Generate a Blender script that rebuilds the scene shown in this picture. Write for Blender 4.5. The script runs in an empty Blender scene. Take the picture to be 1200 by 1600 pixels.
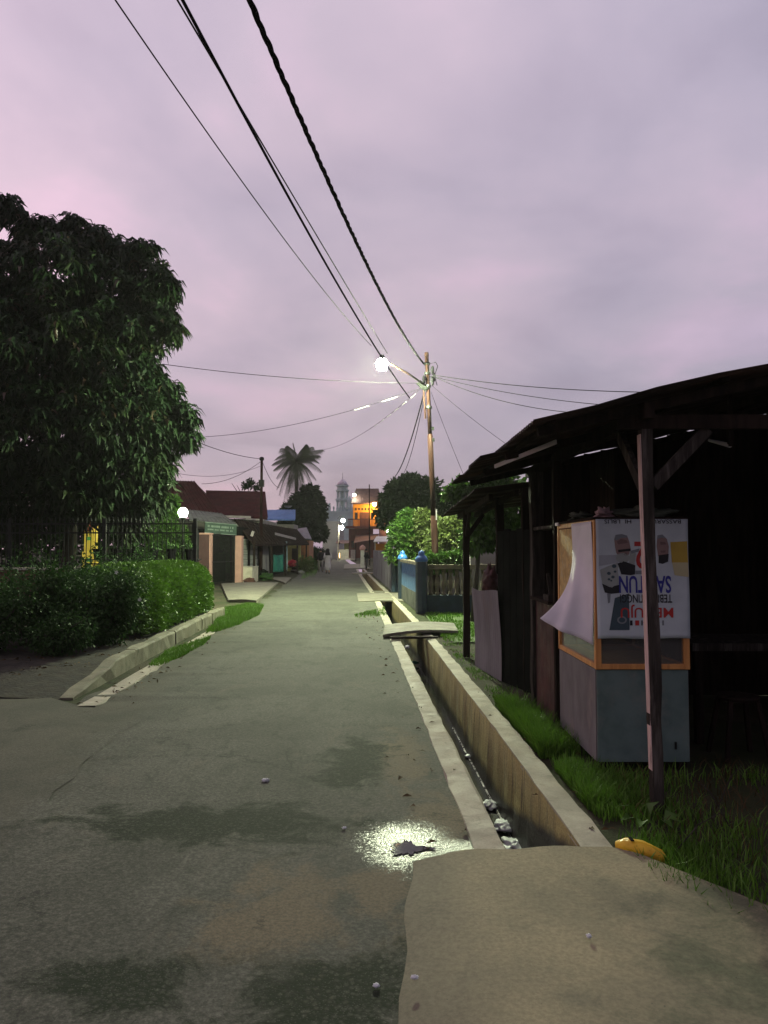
import bpy, math, random
import numpy as np
from mathutils import Vector, Matrix

random.seed(7); rng = np.random.default_rng(11)
scene = bpy.context.scene
COL = scene.collection
R = math.radians

# ------------------------------------------------------------------ camera
F, PITCH, EYE = 1180.0, math.atan(58/1180.0), 1.55
cam = bpy.data.cameras.new('camera'); camo = bpy.data.objects.new('camera', cam); COL.objects.link(camo)
camo.location = (0, 0, EYE); camo.rotation_euler = (math.pi/2 + PITCH, 0, 0)
cam.sensor_fit = 'VERTICAL'; cam.sensor_height = 36.0; cam.lens = 36.0*F/1600.0
cam.clip_start = 0.05; cam.clip_end = 3000
scene.camera = camo

# ------------------------------------------------------------------ sky
world = bpy.data.worlds.new('World'); scene.world = world; world.use_nodes = True
wt = world.node_tree; wt.nodes.clear()
def wn(t, **k):
    n = wt.nodes.new(t)
    for a, b in k.items(): setattr(n, a, b)
    return n
def wmath(op, a, b=None, clamp=False):
    n = wn('ShaderNodeMath', operation=op, use_clamp=clamp)
    for i, v in enumerate((a, b)):
        if v is None: continue
        if isinstance(v, (int, float)): n.inputs[i].default_value = v
        else: wt.links.new(v, n.inputs[i])
    return n.outputs[0]
def wramp(fac, stops):
    n = wn('ShaderNodeValToRGB'); wt.links.new(fac, n.inputs[0]); e = n.color_ramp.elements
    while len(e) < len(stops): e.new(0.5)
    for el, (p, c) in zip(e, stops): el.position = p; el.color = (*c, 1)
    return n.outputs[0]
def wmix(mode, f, a, b):
    n = wn('ShaderNodeMix', data_type='RGBA', blend_type=mode)
    for i, v in ((0, f), (6, a), (7, b)):
        if isinstance(v, (int, float)): n.inputs[i].default_value = v
        elif isinstance(v, tuple): n.inputs[i].default_value = (*v, 1)
        else: wt.links.new(v, n.inputs[i])
    return n.outputs[2]
SUN_EL, SUN_ROT = R(1.0), R(-75)
tc = wn('ShaderNodeTexCoord'); sp = wn('ShaderNodeSeparateXYZ'); wt.links.new(tc.outputs['Generated'], sp.inputs[0])
X, Y, Z = sp.outputs
zc = wmath('ADD', wmath('MAXIMUM', Z, 0.0), 0.22)
cb = wn('ShaderNodeCombineXYZ'); wt.links.new(wmath('DIVIDE', X, zc), cb.inputs[0]); wt.links.new(wmath('DIVIDE', Y, zc), cb.inputs[1])
cl = wn('ShaderNodeTexNoise'); wt.links.new(cb.outputs[0], cl.inputs['Vector'])
cl.inputs['Scale'].default_value = 1.7; cl.inputs['Detail'].default_value = 6.0; cl.inputs['Roughness'].default_value = 0.50; cl.inputs['Distortion'].default_value = 0.25
cl2 = wn('ShaderNodeTexNoise'); wt.links.new(cb.outputs[0], cl2.inputs['Vector'])
cl2.inputs['Scale'].default_value = 0.75; cl2.inputs['Detail'].default_value = 2.0
# the pink afterglow lies to the left, the blue grey cloud to the right
side = wmath('ADD', wmath('MULTIPLY', X, 1.15), 0.5, True)
grad = wramp(side, [(0.0, (0.72, 0.565, 0.655)), (0.42, (0.545, 0.46, 0.54)), (1.0, (0.46, 0.42, 0.515))])
height = wramp(wmath('MAXIMUM', Z, 0.0), [(0.0, (0.80, 0.755, 0.775)), (0.18, (0.86, 0.835, 0.855)), (0.60, (1.12, 1.12, 1.12))])
west = wramp(wmath('ADD', wmath('MULTIPLY', Y, 0.5), 0.5), [(0.10, (0.42, 0.42, 0.48)), (0.62, (1.0, 1.0, 1.0))])   # the sky behind, away from the afterglow, is deep dusk
c = wmix('MULTIPLY', 1.0, grad, height); c = wmix('MULTIPLY', 1.0, c, west)
c = wmix('MULTIPLY', 1.0, c, wramp(cl.outputs['Fac'], [(0.30, (0.74, 0.75, 0.79)), (0.44, (0.90, 0.91, 0.93)), (0.54, (1.02, 1.01, 1.01)), (0.62, (1.17, 1.08, 1.10)), (0.74, (1.42, 1.25, 1.28))]))
c = wmix('MULTIPLY', 1.0, c, wramp(cl2.outputs['Fac'], [(0.35, (0.84, 0.87, 0.92)), (0.65, (1.14, 1.06, 1.07))]))
sky = wn('ShaderNodeTexSky'); sky.sky_type = 'NISHITA'; sky.sun_disc = False; sky.sun_elevation = SUN_EL; sky.sun_rotation = SUN_ROT
b1 = wn('ShaderNodeBackground'); wt.links.new(c, b1.inputs[0]); b1.inputs[1].default_value = 0.92
b2 = wn('ShaderNodeBackground'); wt.links.new(sky.outputs[0], b2.inputs[0]); b2.inputs[1].default_value = 0.05
ad = wn('ShaderNodeAddShader'); wt.links.new(b1.outputs[0], ad.inputs[0]); wt.links.new(b2.outputs[0], ad.inputs[1])
out = wn('ShaderNodeOutputWorld'); wt.links.new(ad.outputs[0], out.inputs[0])

sun = bpy.data.lights.new('sun', 'SUN'); sun.energy = 0.06; sun.angle = R(40); sun.color = (1.0, 0.78, 0.82)
suno = bpy.data.objects.new('sun', sun); COL.objects.link(suno)
sd = Vector((-math.cos(R(12))*0.95, -0.3, math.sin(R(12)))).normalized()
suno.rotation_euler = sd.to_track_quat('Z', 'Y').to_euler()

vs = scene.view_settings; vs.view_transform = 'Standard'; vs.look = 'None'; vs.gamma = 1.0; vs.exposure = 0.15; vs.use_curve_mapping = False
scene.render.engine = 'CYCLES'
scene.cycles.max_bounces = 5; scene.cycles.diffuse_bounces = 3; scene.cycles.transparent_max_bounces = 6
scene.cycles.sample_clamp_indirect = 4.0; scene.cycles.use_denoising = True
scene.cycles.caustics_reflective = False; scene.cycles.caustics_refractive = False

# ------------------------------------------------------------------ helpers
def at(px, py, d):
    x = (px-600)/F; y = (800-py)/F
    yy = math.cos(PITCH) - y*math.sin(PITCH); zz = math.sin(PITCH) + y*math.cos(PITCH); s = d/yy
    return Vector((x*s, d, EYE + zz*s))
def gnd(px, py, z=0.0):
    x = (px-600)/F; y = (800-py)/F
    yy = math.cos(PITCH) - y*math.sin(PITCH); zz = math.sin(PITCH) + y*math.cos(PITCH); s = (z-EYE)/zz
    return Vector((x*s, yy*s, z))

LOC = {}
def tag(o, label=None, cat=None, group=None, kind=None):
    if label: o['label'] = label
    if cat: o['category'] = cat
    if group: o['group'] = group
    if kind: o['kind'] = kind
    return o
def thing(name, label, cat, loc=(0, 0, 0), group=None, kind=None):
    o = bpy.data.objects.new(name, None); COL.objects.link(o); o.location = loc; o.empty_display_size = 0.1
    LOC[o.name] = Vector(loc)
    return tag(o, label, cat, group, kind)
def copy_tree(o, parent=None):
    c = o.copy(); COL.objects.link(c)
    if parent: c.parent = parent
    for ch in list(o.children): copy_tree(ch, c)
    return c

class MB:
    def __init__(s): s.v = []; s.f = []
    def add(s, vs, fs):
        n = len(s.v); s.v += [tuple(p) for p in vs]; s.f += [tuple(i+n for i in f) for f in fs]; return s
    def box(s, a, b):
        x0, y0, z0 = a; x1, y1, z1 = b
        return s.add([(x0,y0,z0),(x1,y0,z0),(x1,y1,z0),(x0,y1,z0),(x0,y0,z1),(x1,y0,z1),(x1,y1,z1),(x0,y1,z1)],
                     [(0,3,2,1),(4,5,6,7),(0,1,5,4),(1,2,6,5),(2,3,7,6),(3,0,4,7)])
    def beam(s, p, q, w, h, up=(0,0,1)):
        p = Vector(p); q = Vector(q); d = (q-p).normalized(); u = Vector(up)
        if abs(d.dot(u)) > 0.98: u = Vector((0,1,0))
        sx = d.cross(u).normalized(); uy = sx.cross(d)
        vs = []
        for e in (p, q):
            for a, b in ((-1,-1),(1,-1),(1,1),(-1,1)): vs.append(e + sx*a*w/2 + uy*b*h/2)
        return s.add(vs, [(3,2,1,0),(4,5,6,7),(0,1,5,4),(1,2,6,5),(2,3,7,6),(3,0,4,7)])
    def tube(s, pts, rad, n=8, cap=True):
        pts = [Vector(p) for p in pts]; m = len(pts)
        if not hasattr(rad, '__len__'): rad = [rad]*m
        ref = Vector((0,0,1)) if abs((pts[-1]-pts[0]).normalized().z) < 0.9 else Vector((1,0,0))
        vs = []; fs = []
        for i, p in enumerate(pts):
            d = (pts[min(i+1,m-1)] - pts[max(i-1,0)]).normalized()
            a = d.cross(ref).normalized(); b = d.cross(a)
            for k in range(n):
                t = 2*math.pi*k/n; vs.append(p + (a*math.cos(t) + b*math.sin(t))*rad[i])
        for i in range(m-1):
            for k in range(n): fs.append((i*n+k, i*n+(k+1)%n, (i+1)*n+(k+1)%n, (i+1)*n+k))
        if cap: fs.append(tuple(range(n-1,-1,-1))); fs.append(tuple((m-1)*n+k for k in range(n)))
        return s.add(vs, fs)
    def lathe(s, prof, c=(0,0,0), n=12):
        vs = []; fs = []; m = len(prof)
        for r, z in prof:
            for k in range(n):
                t = 2*math.pi*k/n; vs.append((c[0]+r*math.cos(t), c[1]+r*math.sin(t), c[2]+z))
        for i in range(m-1):
            for k in range(n): fs.append((i*n+k, i*n+(k+1)%n, (i+1)*n+(k+1)%n, (i+1)*n+k))
        fs.append(tuple(range(n-1,-1,-1))); fs.append(tuple((m-1)*n+k for k in range(n)))
        return s.add(vs, fs)
    def prism(s, poly, z0, z1):
        n = len(poly)
        vs = [(p[0],p[1],z0) for p in poly] + [(p[0],p[1],z1) for p in poly]
        return s.add(vs, [tuple(range(n-1,-1,-1)), tuple(range(n,2*n))] + [(i,(i+1)%n,n+(i+1)%n,n+i) for i in range(n)])
    def grid(s, fn, nu, nv):
        vs = [fn(i/nu, j/nv) for j in range(nv+1) for i in range(nu+1)]
        return s.add(vs, [(j*(nu+1)+i, j*(nu+1)+i+1, (j+1)*(nu+1)+i+1, (j+1)*(nu+1)+i) for j in range(nv) for i in range(nu)])
    def poly(s, pts): return s.add(pts, [tuple(range(len(pts)))])
    def build(s, name, mat, parent=None, loc=None, smooth=False, bevel=0.0, solid=0.0):
        me = bpy.data.meshes.new(name)
        o = bpy.data.objects.new(name, me); COL.objects.link(o)
        if parent is not None:
            o.parent = parent; off = LOC[parent.name]; LOC[o.name] = off
        else:
            off = Vector(loc) if loc is not None else Vector((0,0,0)); o.location = off; LOC[o.name] = off
        me.from_pydata([(p[0]-off.x, p[1]-off.y, p[2]-off.z) for p in s.v], [], s.f); me.update()
        if smooth: me.polygons.foreach_set('use_smooth', [True]*len(me.polygons))
        if mat: me.materials.append(mat)
        if bevel:
            b = o.modifiers.new('bevel', 'BEVEL'); b.width = bevel; b.segments = 2; b.limit_method = 'ANGLE'
        if solid:
            b = o.modifiers.new('solid', 'SOLIDIFY'); b.thickness = solid
        return o

def np_mesh(name, v, f, mat, parent=None, loc=None, smooth=False):
    """v (N,3) array, f (M,k) array of equal sized faces"""
    me = bpy.data.meshes.new(name); o = bpy.data.objects.new(name, me); COL.objects.link(o)
    if parent is not None: o.parent = parent; off = LOC[parent.name]
    else: off = Vector(loc) if loc is not None else Vector((0,0,0)); o.location = off
    LOC[o.name] = off
    v = np.asarray(v, float) - np.array(off); k = f.shape[1]
    me.vertices.add(len(v)); me.vertices.foreach_set('co', v.ravel())
    me.loops.add(f.size); me.loops.foreach_set('vertex_index', f.ravel().astype(np.int32))
    me.polygons.add(len(f)); me.polygons.foreach_set('loop_start', np.arange(0, f.size, k, dtype=np.int32))
    try: me.polygons.foreach_set('loop_total', np.full(len(f), k, dtype=np.int32))
    except Exception: pass
    me.update(calc_edges=True); me.validate()
    if smooth: me.polygons.foreach_set('use_smooth', [True]*len(me.polygons))
    if mat: me.materials.append(mat)
    return o

# ------------------------------------------------------------------ materials
class NT:
    def __init__(s, name):
        s.m = bpy.data.materials.new(name); s.m.use_nodes = True; s.t = s.m.node_tree
        s.b = s.t.nodes['Principled BSDF']; s.o = s.t.nodes['Material Output']
        s.obj = s.n('ShaderNodeTexCoord').outputs['Object']; s.pos = s.n('ShaderNodeNewGeometry').outputs['Position']
    def n(s, t, **k):
        n = s.t.nodes.new(t)
        for a, b in k.items(): setattr(n, a, b)
        return n
    def put(s, sock, v):
        if hasattr(v, 'links'): s.t.links.new(v, sock)
        elif isinstance(v, tuple) and len(v) == 3 and sock.type == 'RGBA': sock.default_value = (*v, 1)
        else: sock.default_value = v
    def noise(s, vec, scale, detail=4, rough=0.55, dist=0.0):
        n = s.n('ShaderNodeTexNoise'); s.put(n.inputs['Vector'], vec)
        n.inputs['Scale'].default_value = scale; n.inputs['Detail'].default_value = detail
        n.inputs['Roughness'].default_value = rough; n.inputs['Distortion'].default_value = dist
        return n.outputs['Fac']
    def voro(s, vec, scale, feature='F1'):
        n = s.n('ShaderNodeTexVoronoi', feature=feature); s.put(n.inputs['Vector'], vec); n.inputs['Scale'].default_value = scale
        return n.outputs['Distance']
    def math(s, op, a, b=None, clamp=False):
        n = s.n('ShaderNodeMath', operation=op, use_clamp=clamp); s.put(n.inputs[0], a)
        if b is not None: s.put(n.inputs[1], b)
        return n.outputs[0]
    def step(s, v, lo, hi, a=0.0, b=1.0):
        n = s.n('ShaderNodeMapRange', interpolation_type='SMOOTHSTEP'); s.put(n.inputs[0], v)
        for i, x in ((1, lo), (2, hi), (3, a), (4, b)): n.inputs[i].default_value = x
        return n.outputs[0]
    def mix(s, f, a, b, mode='MIX'):
        n = s.n('ShaderNodeMix', data_type='RGBA', blend_type=mode); s.put(n.inputs[0], f); s.put(n.inputs[6], a); s.put(n.inputs[7], b)
        return n.outputs[2]
    def scale(s, vec, sc):
        n = s.n('ShaderNodeVectorMath', operation='MULTIPLY'); s.put(n.inputs[0], vec); n.inputs[1].default_value = sc
        return n.outputs[0]
    def bump(s, h, strength=0.3, dist=0.01, prev=None):
        n = s.n('ShaderNodeBump'); s.put(n.inputs['Strength'], strength); n.inputs['Distance'].default_value = dist
        s.put(n.inputs['Height'], h)
        if prev is not None: s.put(n.inputs['Normal'], prev)
        return n.outputs[0]
    def blob(s, cx, cy, rx, ry):
        """1 at the middle of an ellipse on the ground, 0 at its rim and outside"""
        n = s.n('ShaderNodeVectorMath', operation='SUBTRACT'); s.put(n.inputs[0], s.pos); n.inputs[1].default_value = (cx, cy, 0)
        m = s.scale(n.outputs[0], (1/rx, 1/ry, 0)); l = s.n('ShaderNodeVectorMath', operation='LENGTH'); s.put(l.inputs[0], m)
        return s.math('SUBTRACT', 1.0, l.outputs['Value'])
    def done(s, col=None, rough=None, normal=None, metal=None, spec=None):
        if col is not None: s.put(s.b.inputs['Base Color'], col)
        if rough is not None: s.put(s.b.inputs['Roughness'], rough)
        if normal is not None: s.put(s.b.inputs['Normal'], normal)
        if metal is not None: s.put(s.b.inputs['Metallic'], metal)
        if spec is not None: s.put(s.b.inputs['Specular IOR Level'], spec)
        return s.m

def mat(name, c1, c2=None, scale=4.0, rough=0.8, bump=0.25, bscale=60.0, metal=0.0, spec=0.3, stain=None, sscale=1.5, stretch=None, lo=0.35, hi=0.65, bdist=0.006):
    t = NT(name); vec = t.obj if stretch is None else t.scale(t.obj, stretch)
    if c2 is None: c2 = tuple(x*0.7 for x in c1)
    col = t.mix(t.step(t.noise(vec, scale, 5), lo, hi), c1, c2)
    if stain: col = t.mix(t.step(t.noise(vec, sscale, 6, 0.65), 0.5, 0.68), col, stain)
    nr = t.bump(t.noise(vec, bscale, 3), bump, bdist)
    r = t.step(t.noise(vec, scale*1.7, 3), 0.3, 0.7, max(rough-0.1, 0.02), min(rough+0.1, 1))
    return t.done(col, r, nr, metal, spec)

def leafmat(name, c1, c2, rough=0.5, transl=0.25, spec=0.35, c3=None, vein=True):
    t = NT(name); g = t.n('ShaderNodeNewGeometry')
    try: rnd = g.outputs['Random Per Island']
    except Exception: rnd = t.noise(t.obj, 30)
    col = t.mix(rnd, c1, c2)
    if c3: col = t.mix(t.step(t.noise(t.obj, 0.9, 3), 0.5, 0.66), col, c3)
    col = t.mix(t.step(t.noise(t.obj, 1.6, 4), 0.35, 0.65, 0.0, 0.45), col, tuple(x*0.55 for x in c1))
    t.done(col, rough, None, 0.0, spec)
    tr = t.n('ShaderNodeBsdfTranslucent'); t.put(tr.inputs[0], col)
    mx = t.n('ShaderNodeMixShader'); mx.inputs[0].default_value = transl
    t.t.links.new(t.b.outputs[0], mx.inputs[1]); t.t.links.new(tr.outputs[0], mx.inputs[2]); t.t.links.new(mx.outputs[0], t.o.inputs[0])
    return t.m

def emit(name, col, strength):
    t = NT(name); t.put(t.b.inputs['Base Color'], (0.8, 0.8, 0.8)); t.put(t.b.inputs['Emission Color'], col); t.b.inputs['Emission Strength'].default_value = strength
    return t.m

# road: worn asphalt with silt, dark rough patches and a wet hollow
PUD = gnd(640, 1323)
def road_material():
    t = NT('asphalt'); p = t.pos
    big = t.noise(p, 0.55, 5, 0.6, 0.6); mid = t.noise(t.scale(p, (1.0, 0.42, 1.0)), 2.6, 6, 0.62, 0.6); fine = t.noise(p, 55, 4, 0.7)
    stretchn = t.noise(t.scale(p, (1.0, 0.28, 1.0)), 1.5, 5, 0.6, 0.5)
    agg = t.voro(p, 95)
    col = t.mix(t.step(big, 0.36, 0.64), (0.086, 0.089, 0.070), (0.120, 0.122, 0.098))
    col = t.mix(t.step(mid, 0.52, 0.72, 0, 0.45), col, (0.042, 0.048, 0.035))
    # pale dusty scuffs
    col = t.mix(t.step(stretchn, 0.58, 0.72, 0, 0.35), col, (0.145, 0.145, 0.115))
    grain = t.noise(p, 38, 6, 0.8)
    col = t.mix(1.0, col, t.mix(t.step(grain, 0.34, 0.66), (0.62, 0.63, 0.61), (1.34, 1.34, 1.30)), 'MULTIPLY')
    blot = t.noise(t.scale(p, (1.0, 0.6, 1.0)), 6.5, 8, 0.78, 0.6)
    col = t.mix(t.step(blot, 0.50, 0.66, 0, 0.60), col, (0.038, 0.045, 0.031))
    blot2 = t.noise(t.scale(p, (1.0, 0.45, 1.0)), 3.4, 8, 0.74, 0.8)
    col = t.mix(t.step(blot2, 0.54, 0.66, 0, 0.50), col, (0.150, 0.140, 0.104))
    # mud washed over the road
    wob = t.math('MULTIPLY', t.math('SUBTRACT', t.noise(p, 2.6, 7, 0.74, 0.5), 0.5), 3.0)
    def mud(px, py, rx, ry): 
        g = gnd(px, py); return t.math('ADD', t.blob(g.x, g.y, rx, ry), wob)
    m = t.math('MAXIMUM', mud(450, 1435, 0.52, 0.62), mud(690, 1270, 0.32, 0.75)); m = t.math('MAXIMUM', m, mud(590, 1390, 0.25, 0.45))
    m = t.math('MAXIMUM', m, mud(620, 1180, 0.30, 1.1))
    col = t.mix(t.step(m, 0.12, 0.75, 0, 0.85), col, (0.175, 0.148, 0.094))
    # pale dirt of the side lane spreading in from the left
    ga, gb = gnd(215, 1128), gnd(-20, 1345); nx, ny = gb.y-ga.y, -(gb.x-ga.x); ln_ = math.hypot(nx, ny); nx, ny = nx/ln_, ny/ln_
    dt = t.n('ShaderNodeVectorMath', operation='DOT_PRODUCT'); t.put(dt.inputs[0], p); dt.inputs[1].default_value = (nx, ny, 0)
    sg = 1 if (-10-ga.x)*nx + (7-ga.y)*ny > 0 else -1
    sd2 = t.math('MULTIPLY', t.math('SUBTRACT', dt.outputs['Value'], ga.x*nx+ga.y*ny), float(sg))
    lanem = t.step(t.math('ADD', sd2, t.math('MULTIPLY', wob, 0.42)), -0.10, 0.30)
    lcol = t.mix(t.step(t.noise(p, 1.7, 6, 0.7, 0.5), 0.38, 0.64), (0.100, 0.098, 0.071), (0.072, 0.075, 0.054))
    col = t.mix(t.math('MULTIPLY', lanem, 0.85), col, lcol)
    # coarse exposed aggregate, dark
    k = t.math('MAXIMUM', mud(490, 1560, 0.55, 0.46), mud(330, 1290, 1.3, 0.45)); k = t.math('MAXIMUM', k, mud(180, 1540, 0.5, 0.25))
    k = t.math('MAXIMUM', k, mud(560, 1190, 0.35, 0.9))
    k = t.step(k, 0.15, 0.6)
    col = t.mix(t.math('MULTIPLY', k, t.step(t.voro(p, 38), 0.15, 0.5, 0.55, 1.0)), col, (0.018, 0.026, 0.013))
    col = t.mix(t.step(agg, 0.03, 0.35, 0.55, 0.0), col, (0.17, 0.175, 0.145))
    col = t.mix(t.step(fine, 0.35, 0.65, 0.5, 0.0), col, (0.020, 0.023, 0.017))
    # cracks
    nz = t.n('ShaderNodeTexNoise'); t.put(nz.inputs['Vector'], p); nz.inputs['Scale'].default_value = 2.4; nz.inputs['Detail'].default_value = 6; nz.inputs['Roughness'].default_value = 0.7
    dv = t.n('ShaderNodeVectorMath', operation='ADD'); t.put(dv.inputs[0], p); t.put(dv.inputs[1], t.scale(nz.outputs['Color'], (0.75, 0.75, 0)))
    ck = t.n('ShaderNodeTexVoronoi', feature='DISTANCE_TO_EDGE'); t.put(ck.inputs['Vector'], dv.outputs[0]); ck.inputs['Scale'].default_value = 0.55
    crack = t.math('MULTIPLY', t.step(ck.outputs['Distance'], 0.0, 0.008, 1.0, 0.0), t.step(mid, 0.48, 0.58))
    col = t.mix(t.math('MULTIPLY', crack, 0.6), col, (0.02, 0.022, 0.017))
    # wet ring round the puddle
    wn_ = t.math('MULTIPLY', t.math('SUBTRACT', t.noise(p, 9, 5, 0.65), 0.5), 1.1)
    wet = t.math('MAXIMUM', t.blob(PUD.x-0.01, PUD.y+0.03, 0.34, 0.46), t.blob(PUD.x+0.2, PUD.y-0.01, 0.34, 0.15))
    wet0 = t.math('ADD', wet, t.math('MULTIPLY', wn_, 0.7))
    wet = t.step(t.math('ADD', wet0, t.math('MULTIPLY', t.math('SUBTRACT', t.noise(p, 60, 4, 0.75), 0.5), 1.7)), 0.12, 0.62)
    col = t.mix(wet, col, t.mix(0.5, col, (0.03, 0.03, 0.025), 'MULTIPLY'))
    col = t.mix(t.math('MULTIPLY', wet, 0.6), col, (0.050, 0.048, 0.040))
    rg = t.step(fine, 0.3, 0.7, 0.80, 0.95)
    rmix = t.n('ShaderNodeMix', data_type='FLOAT'); t.put(rmix.inputs[0], wet); t.put(rmix.inputs[2], rg); rmix.inputs[3].default_value = 0.36
    nb = t.bump(t.math('ADD', t.math('MULTIPLY', agg, 0.7), fine), 0.38, 0.005)
    nb = t.bump(t.noise(t.scale(p, (1, .4, 1)), 5, 5), 0.07, 0.02, nb); nb = t.bump(t.noise(p, 150, 2), t.math('MULTIPLY', wet, 0.35), 0.004, nb)
    return t.done(col, rmix.outputs[0], nb, 0.0, t.math('ADD', t.math('MULTIPLY', wet, 0.13), 0.12))
M = {}
M['road'] = road_material()
def concrete(name, c1, c2, c3, wscale=1.0):
    t = NT(name); p = t.pos
    col = t.mix(t.step(t.noise(p, 0.9*wscale, 5, 0.6, 0.5), 0.36, 0.64), c1, c2)
    col = t.mix(t.step(t.noise(p, 3.2*wscale, 6, 0.68, 0.6), 0.52, 0.72, 0, 0.7), col, c3)
    col = t.mix(t.step(t.noise(p, 90, 3, 0.7), 0.35, 0.7, 0.3, 0.0), col, tuple(x*0.45 for x in c1))
    col = t.mix(t.step(t.noise(p, 16, 5, 0.7), 0.6, 0.75, 0, 0.5), col, tuple(x*0.5 for x in c2))
    nb = t.bump(t.noise(p, 60, 4, 0.7), 0.4, 0.005); nb = t.bump(t.noise(p, 9, 5), 0.45, 0.015, nb)
    return t.done(col, t.step(t.noise(p, 5, 3), 0.3, 0.7, 0.7, 0.92), nb, 0.0, 0.25)
def apron_mat():
    t = NT('apron_concrete'); p = t.pos
    col = t.mix(t.step(t.noise(p, 1.3, 5, 0.6, 0.4), 0.34, 0.66), (0.245, 0.215, 0.130), (0.170, 0.155, 0.098))
    w = t.math('MULTIPLY', t.math('SUBTRACT', t.noise(p, 2.8, 7, 0.74, 0.5), 0.5), 2.4)
    # darker green towards the grass side and along the foot, dark spills
    sx_ = t.n('ShaderNodeSeparateXYZ'); t.put(sx_.inputs[0], p)
    ed = t.step(t.math('ADD', sx_.outputs[0], t.math('MULTIPLY', w, 0.22)), 0.06, 0.55, 1.0, 0.0)
    col = t.mix(t.math('MULTIPLY', ed, 0.9), col, (0.125, 0.114, 0.078))
    mo = t.math('MAXIMUM', t.math('ADD', t.blob(1.75, 2.9, 0.85, 1.1), w), t.math('ADD', t.blob(1.1, 2.1, 0.7, 0.55), w))
    col = t.mix(t.step(mo, 0.0, 0.7, 0, 0.8), col, (0.060, 0.075, 0.042))
    sp = t.math('ADD', t.blob(1.02, 3.35, 0.30, 0.25), w); sp = t.math('MAXIMUM', sp, t.math('ADD', t.blob(0.62, 2.62, 0.18, 0.14), w))
    col = t.mix(t.step(sp, 0.1, 0.8, 0, 0.40), col, (0.075, 0.075, 0.055))
    col = t.mix(t.step(t.noise(p, 3.6, 6, 0.7, 0.6), 0.54, 0.74, 0, 0.55), col, (0.095, 0.092, 0.062))
    col = t.mix(1.0, col, t.mix(t.step(t.noise(p, 48, 6, 0.8), 0.34, 0.66), (0.80, 0.80, 0.79), (1.17, 1.17, 1.15)), 'MULTIPLY')
    # brushed lines across the slab and scattered pits
    br = t.noise(t.scale(p, (3, 40, 1)), 3, 4, 0.7)
    col = t.mix(t.step(t.voro(p, 14), 0.02, 0.06, 0.8, 0.0), col, (0.04, 0.038, 0.03))
    nb = t.bump(t.noise(p, 60, 4, 0.7), 0.15, 0.003); nb = t.bump(br, 0.10, 0.004, nb); nb = t.bump(t.noise(p, 5, 5), 0.25, 0.02, nb)
    return t.done(col, 0.85, nb, 0.0, 0.25)
M['apron'] = apron_mat()
M['lip'] = concrete('lip_concrete', (0.38, 0.355, 0.265), (0.27, 0.252, 0.19), (0.15, 0.145, 0.10), 3)
M['kerb'] = concrete('kerb_concrete', (0.20, 0.19, 0.125), (0.135, 0.135, 0.085), (0.050, 0.060, 0.030), 3)
M['slab'] = concrete('slab_concrete', (0.19, 0.18, 0.135), (0.135, 0.13, 0.097), (0.08, 0.08, 0.058), 2)
M['lane'] = concrete('lane_dirt', (0.096, 0.097, 0.070), (0.074, 0.078, 0.055), (0.048, 0.053, 0.037), 1.3)
def ground_mat():
    t = NT('dirt_ground'); p = t.pos
    col = t.mix(t.step(t.noise(p, 0.8, 5), 0.4, 0.6), (0.060, 0.056, 0.035), (0.036, 0.046, 0.020))
    col = t.mix(t.step(t.noise(p, 6, 5, 0.7), 0.5, 0.7), col, (0.03, 0.03, 0.02))
    return t.done(col, 0.95, t.bump(t.noise(p, 25, 5, 0.7), 0.6, 0.03), 0, 0.1)
M['ground'] = ground_mat()
def drainwall():
    t = NT('drain_concrete'); p = t.pos
    col = t.mix(t.step(t.noise(t.scale(p, (1, 1.0, 0.5)), 2.2, 5, 0.65), 0.35, 0.65), (0.42, 0.355, 0.125), (0.30, 0.25, 0.10))
    col = t.mix(t.step(t.noise(t.scale(p, (5, 5, 0.5)), 2.2, 7, 0.75), 0.50, 0.66, 0, 0.85), col, (0.09, 0.075, 0.042))
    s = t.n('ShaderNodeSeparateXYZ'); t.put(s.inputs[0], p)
    tide = t.math('ADD', s.outputs[2], t.math('MULTIPLY', t.noise(p, 4, 5), 0.16))
    # black wedge for the apron slab's shadow, painted into the wall colour
    slab_shade = t.math('ADD', t.math('ADD', s.outputs[2], t.math('MULTIPLY', t.math('SUBTRACT', s.outputs[1], 3.75), 0.215)), t.math('MULTIPLY', t.noise(p, 5, 5), 0.06))
    col = t.mix(t.step(tide, -0.40, -0.26, 1.0, 0.0), col, (0.028, 0.026, 0.020))
    col = t.mix(t.step(slab_shade, 0.04, 0.12, 1.0, 0.0), col, (0.030, 0.025, 0.024))
    col = t.mix(t.step(t.noise(p, 70, 3), 0.35, 0.7, 0.35, 0), col, (0.05, 0.04, 0.025))
    return t.done(col, t.step(tide, -0.42, -0.2, 0.35, 0.85), t.bump(t.noise(p, 45, 5, 0.7), 0.5, 0.01), 0, 0.35)
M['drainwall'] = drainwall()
def water():
    t = NT('drain_water'); p = t.pos
    return t.done(t.mix(t.step(t.noise(p, 3, 5), 0.4, 0.6), (0.006, 0.007, 0.005), (0.018, 0.02, 0.014)), 0.08, t.bump(t.noise(p, 14, 3), 0.12, 0.02), 0, 0.5)
M['water'] = water()
def ledge_glint():  # pale colour standing in for lamp glints along the waterline
    t = NT('painted_glint'); p = t.pos
    return t.done(t.mix(t.step(t.noise(p, 30, 4), 0.4, 0.6), (0.5, 0.5, 0.46), (0.85, 0.85, 0.8)), 0.16, t.bump(t.noise(p, 45, 4), 1.0, 0.03), 0, 0.9)
M['ledge_glint'] = ledge_glint()
def pudw():
    t = NT('puddle_water'); return t.done((0.012, 0.011, 0.011), 0.03, None, 0, 0.22)
M['puddle'] = pudw()

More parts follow.
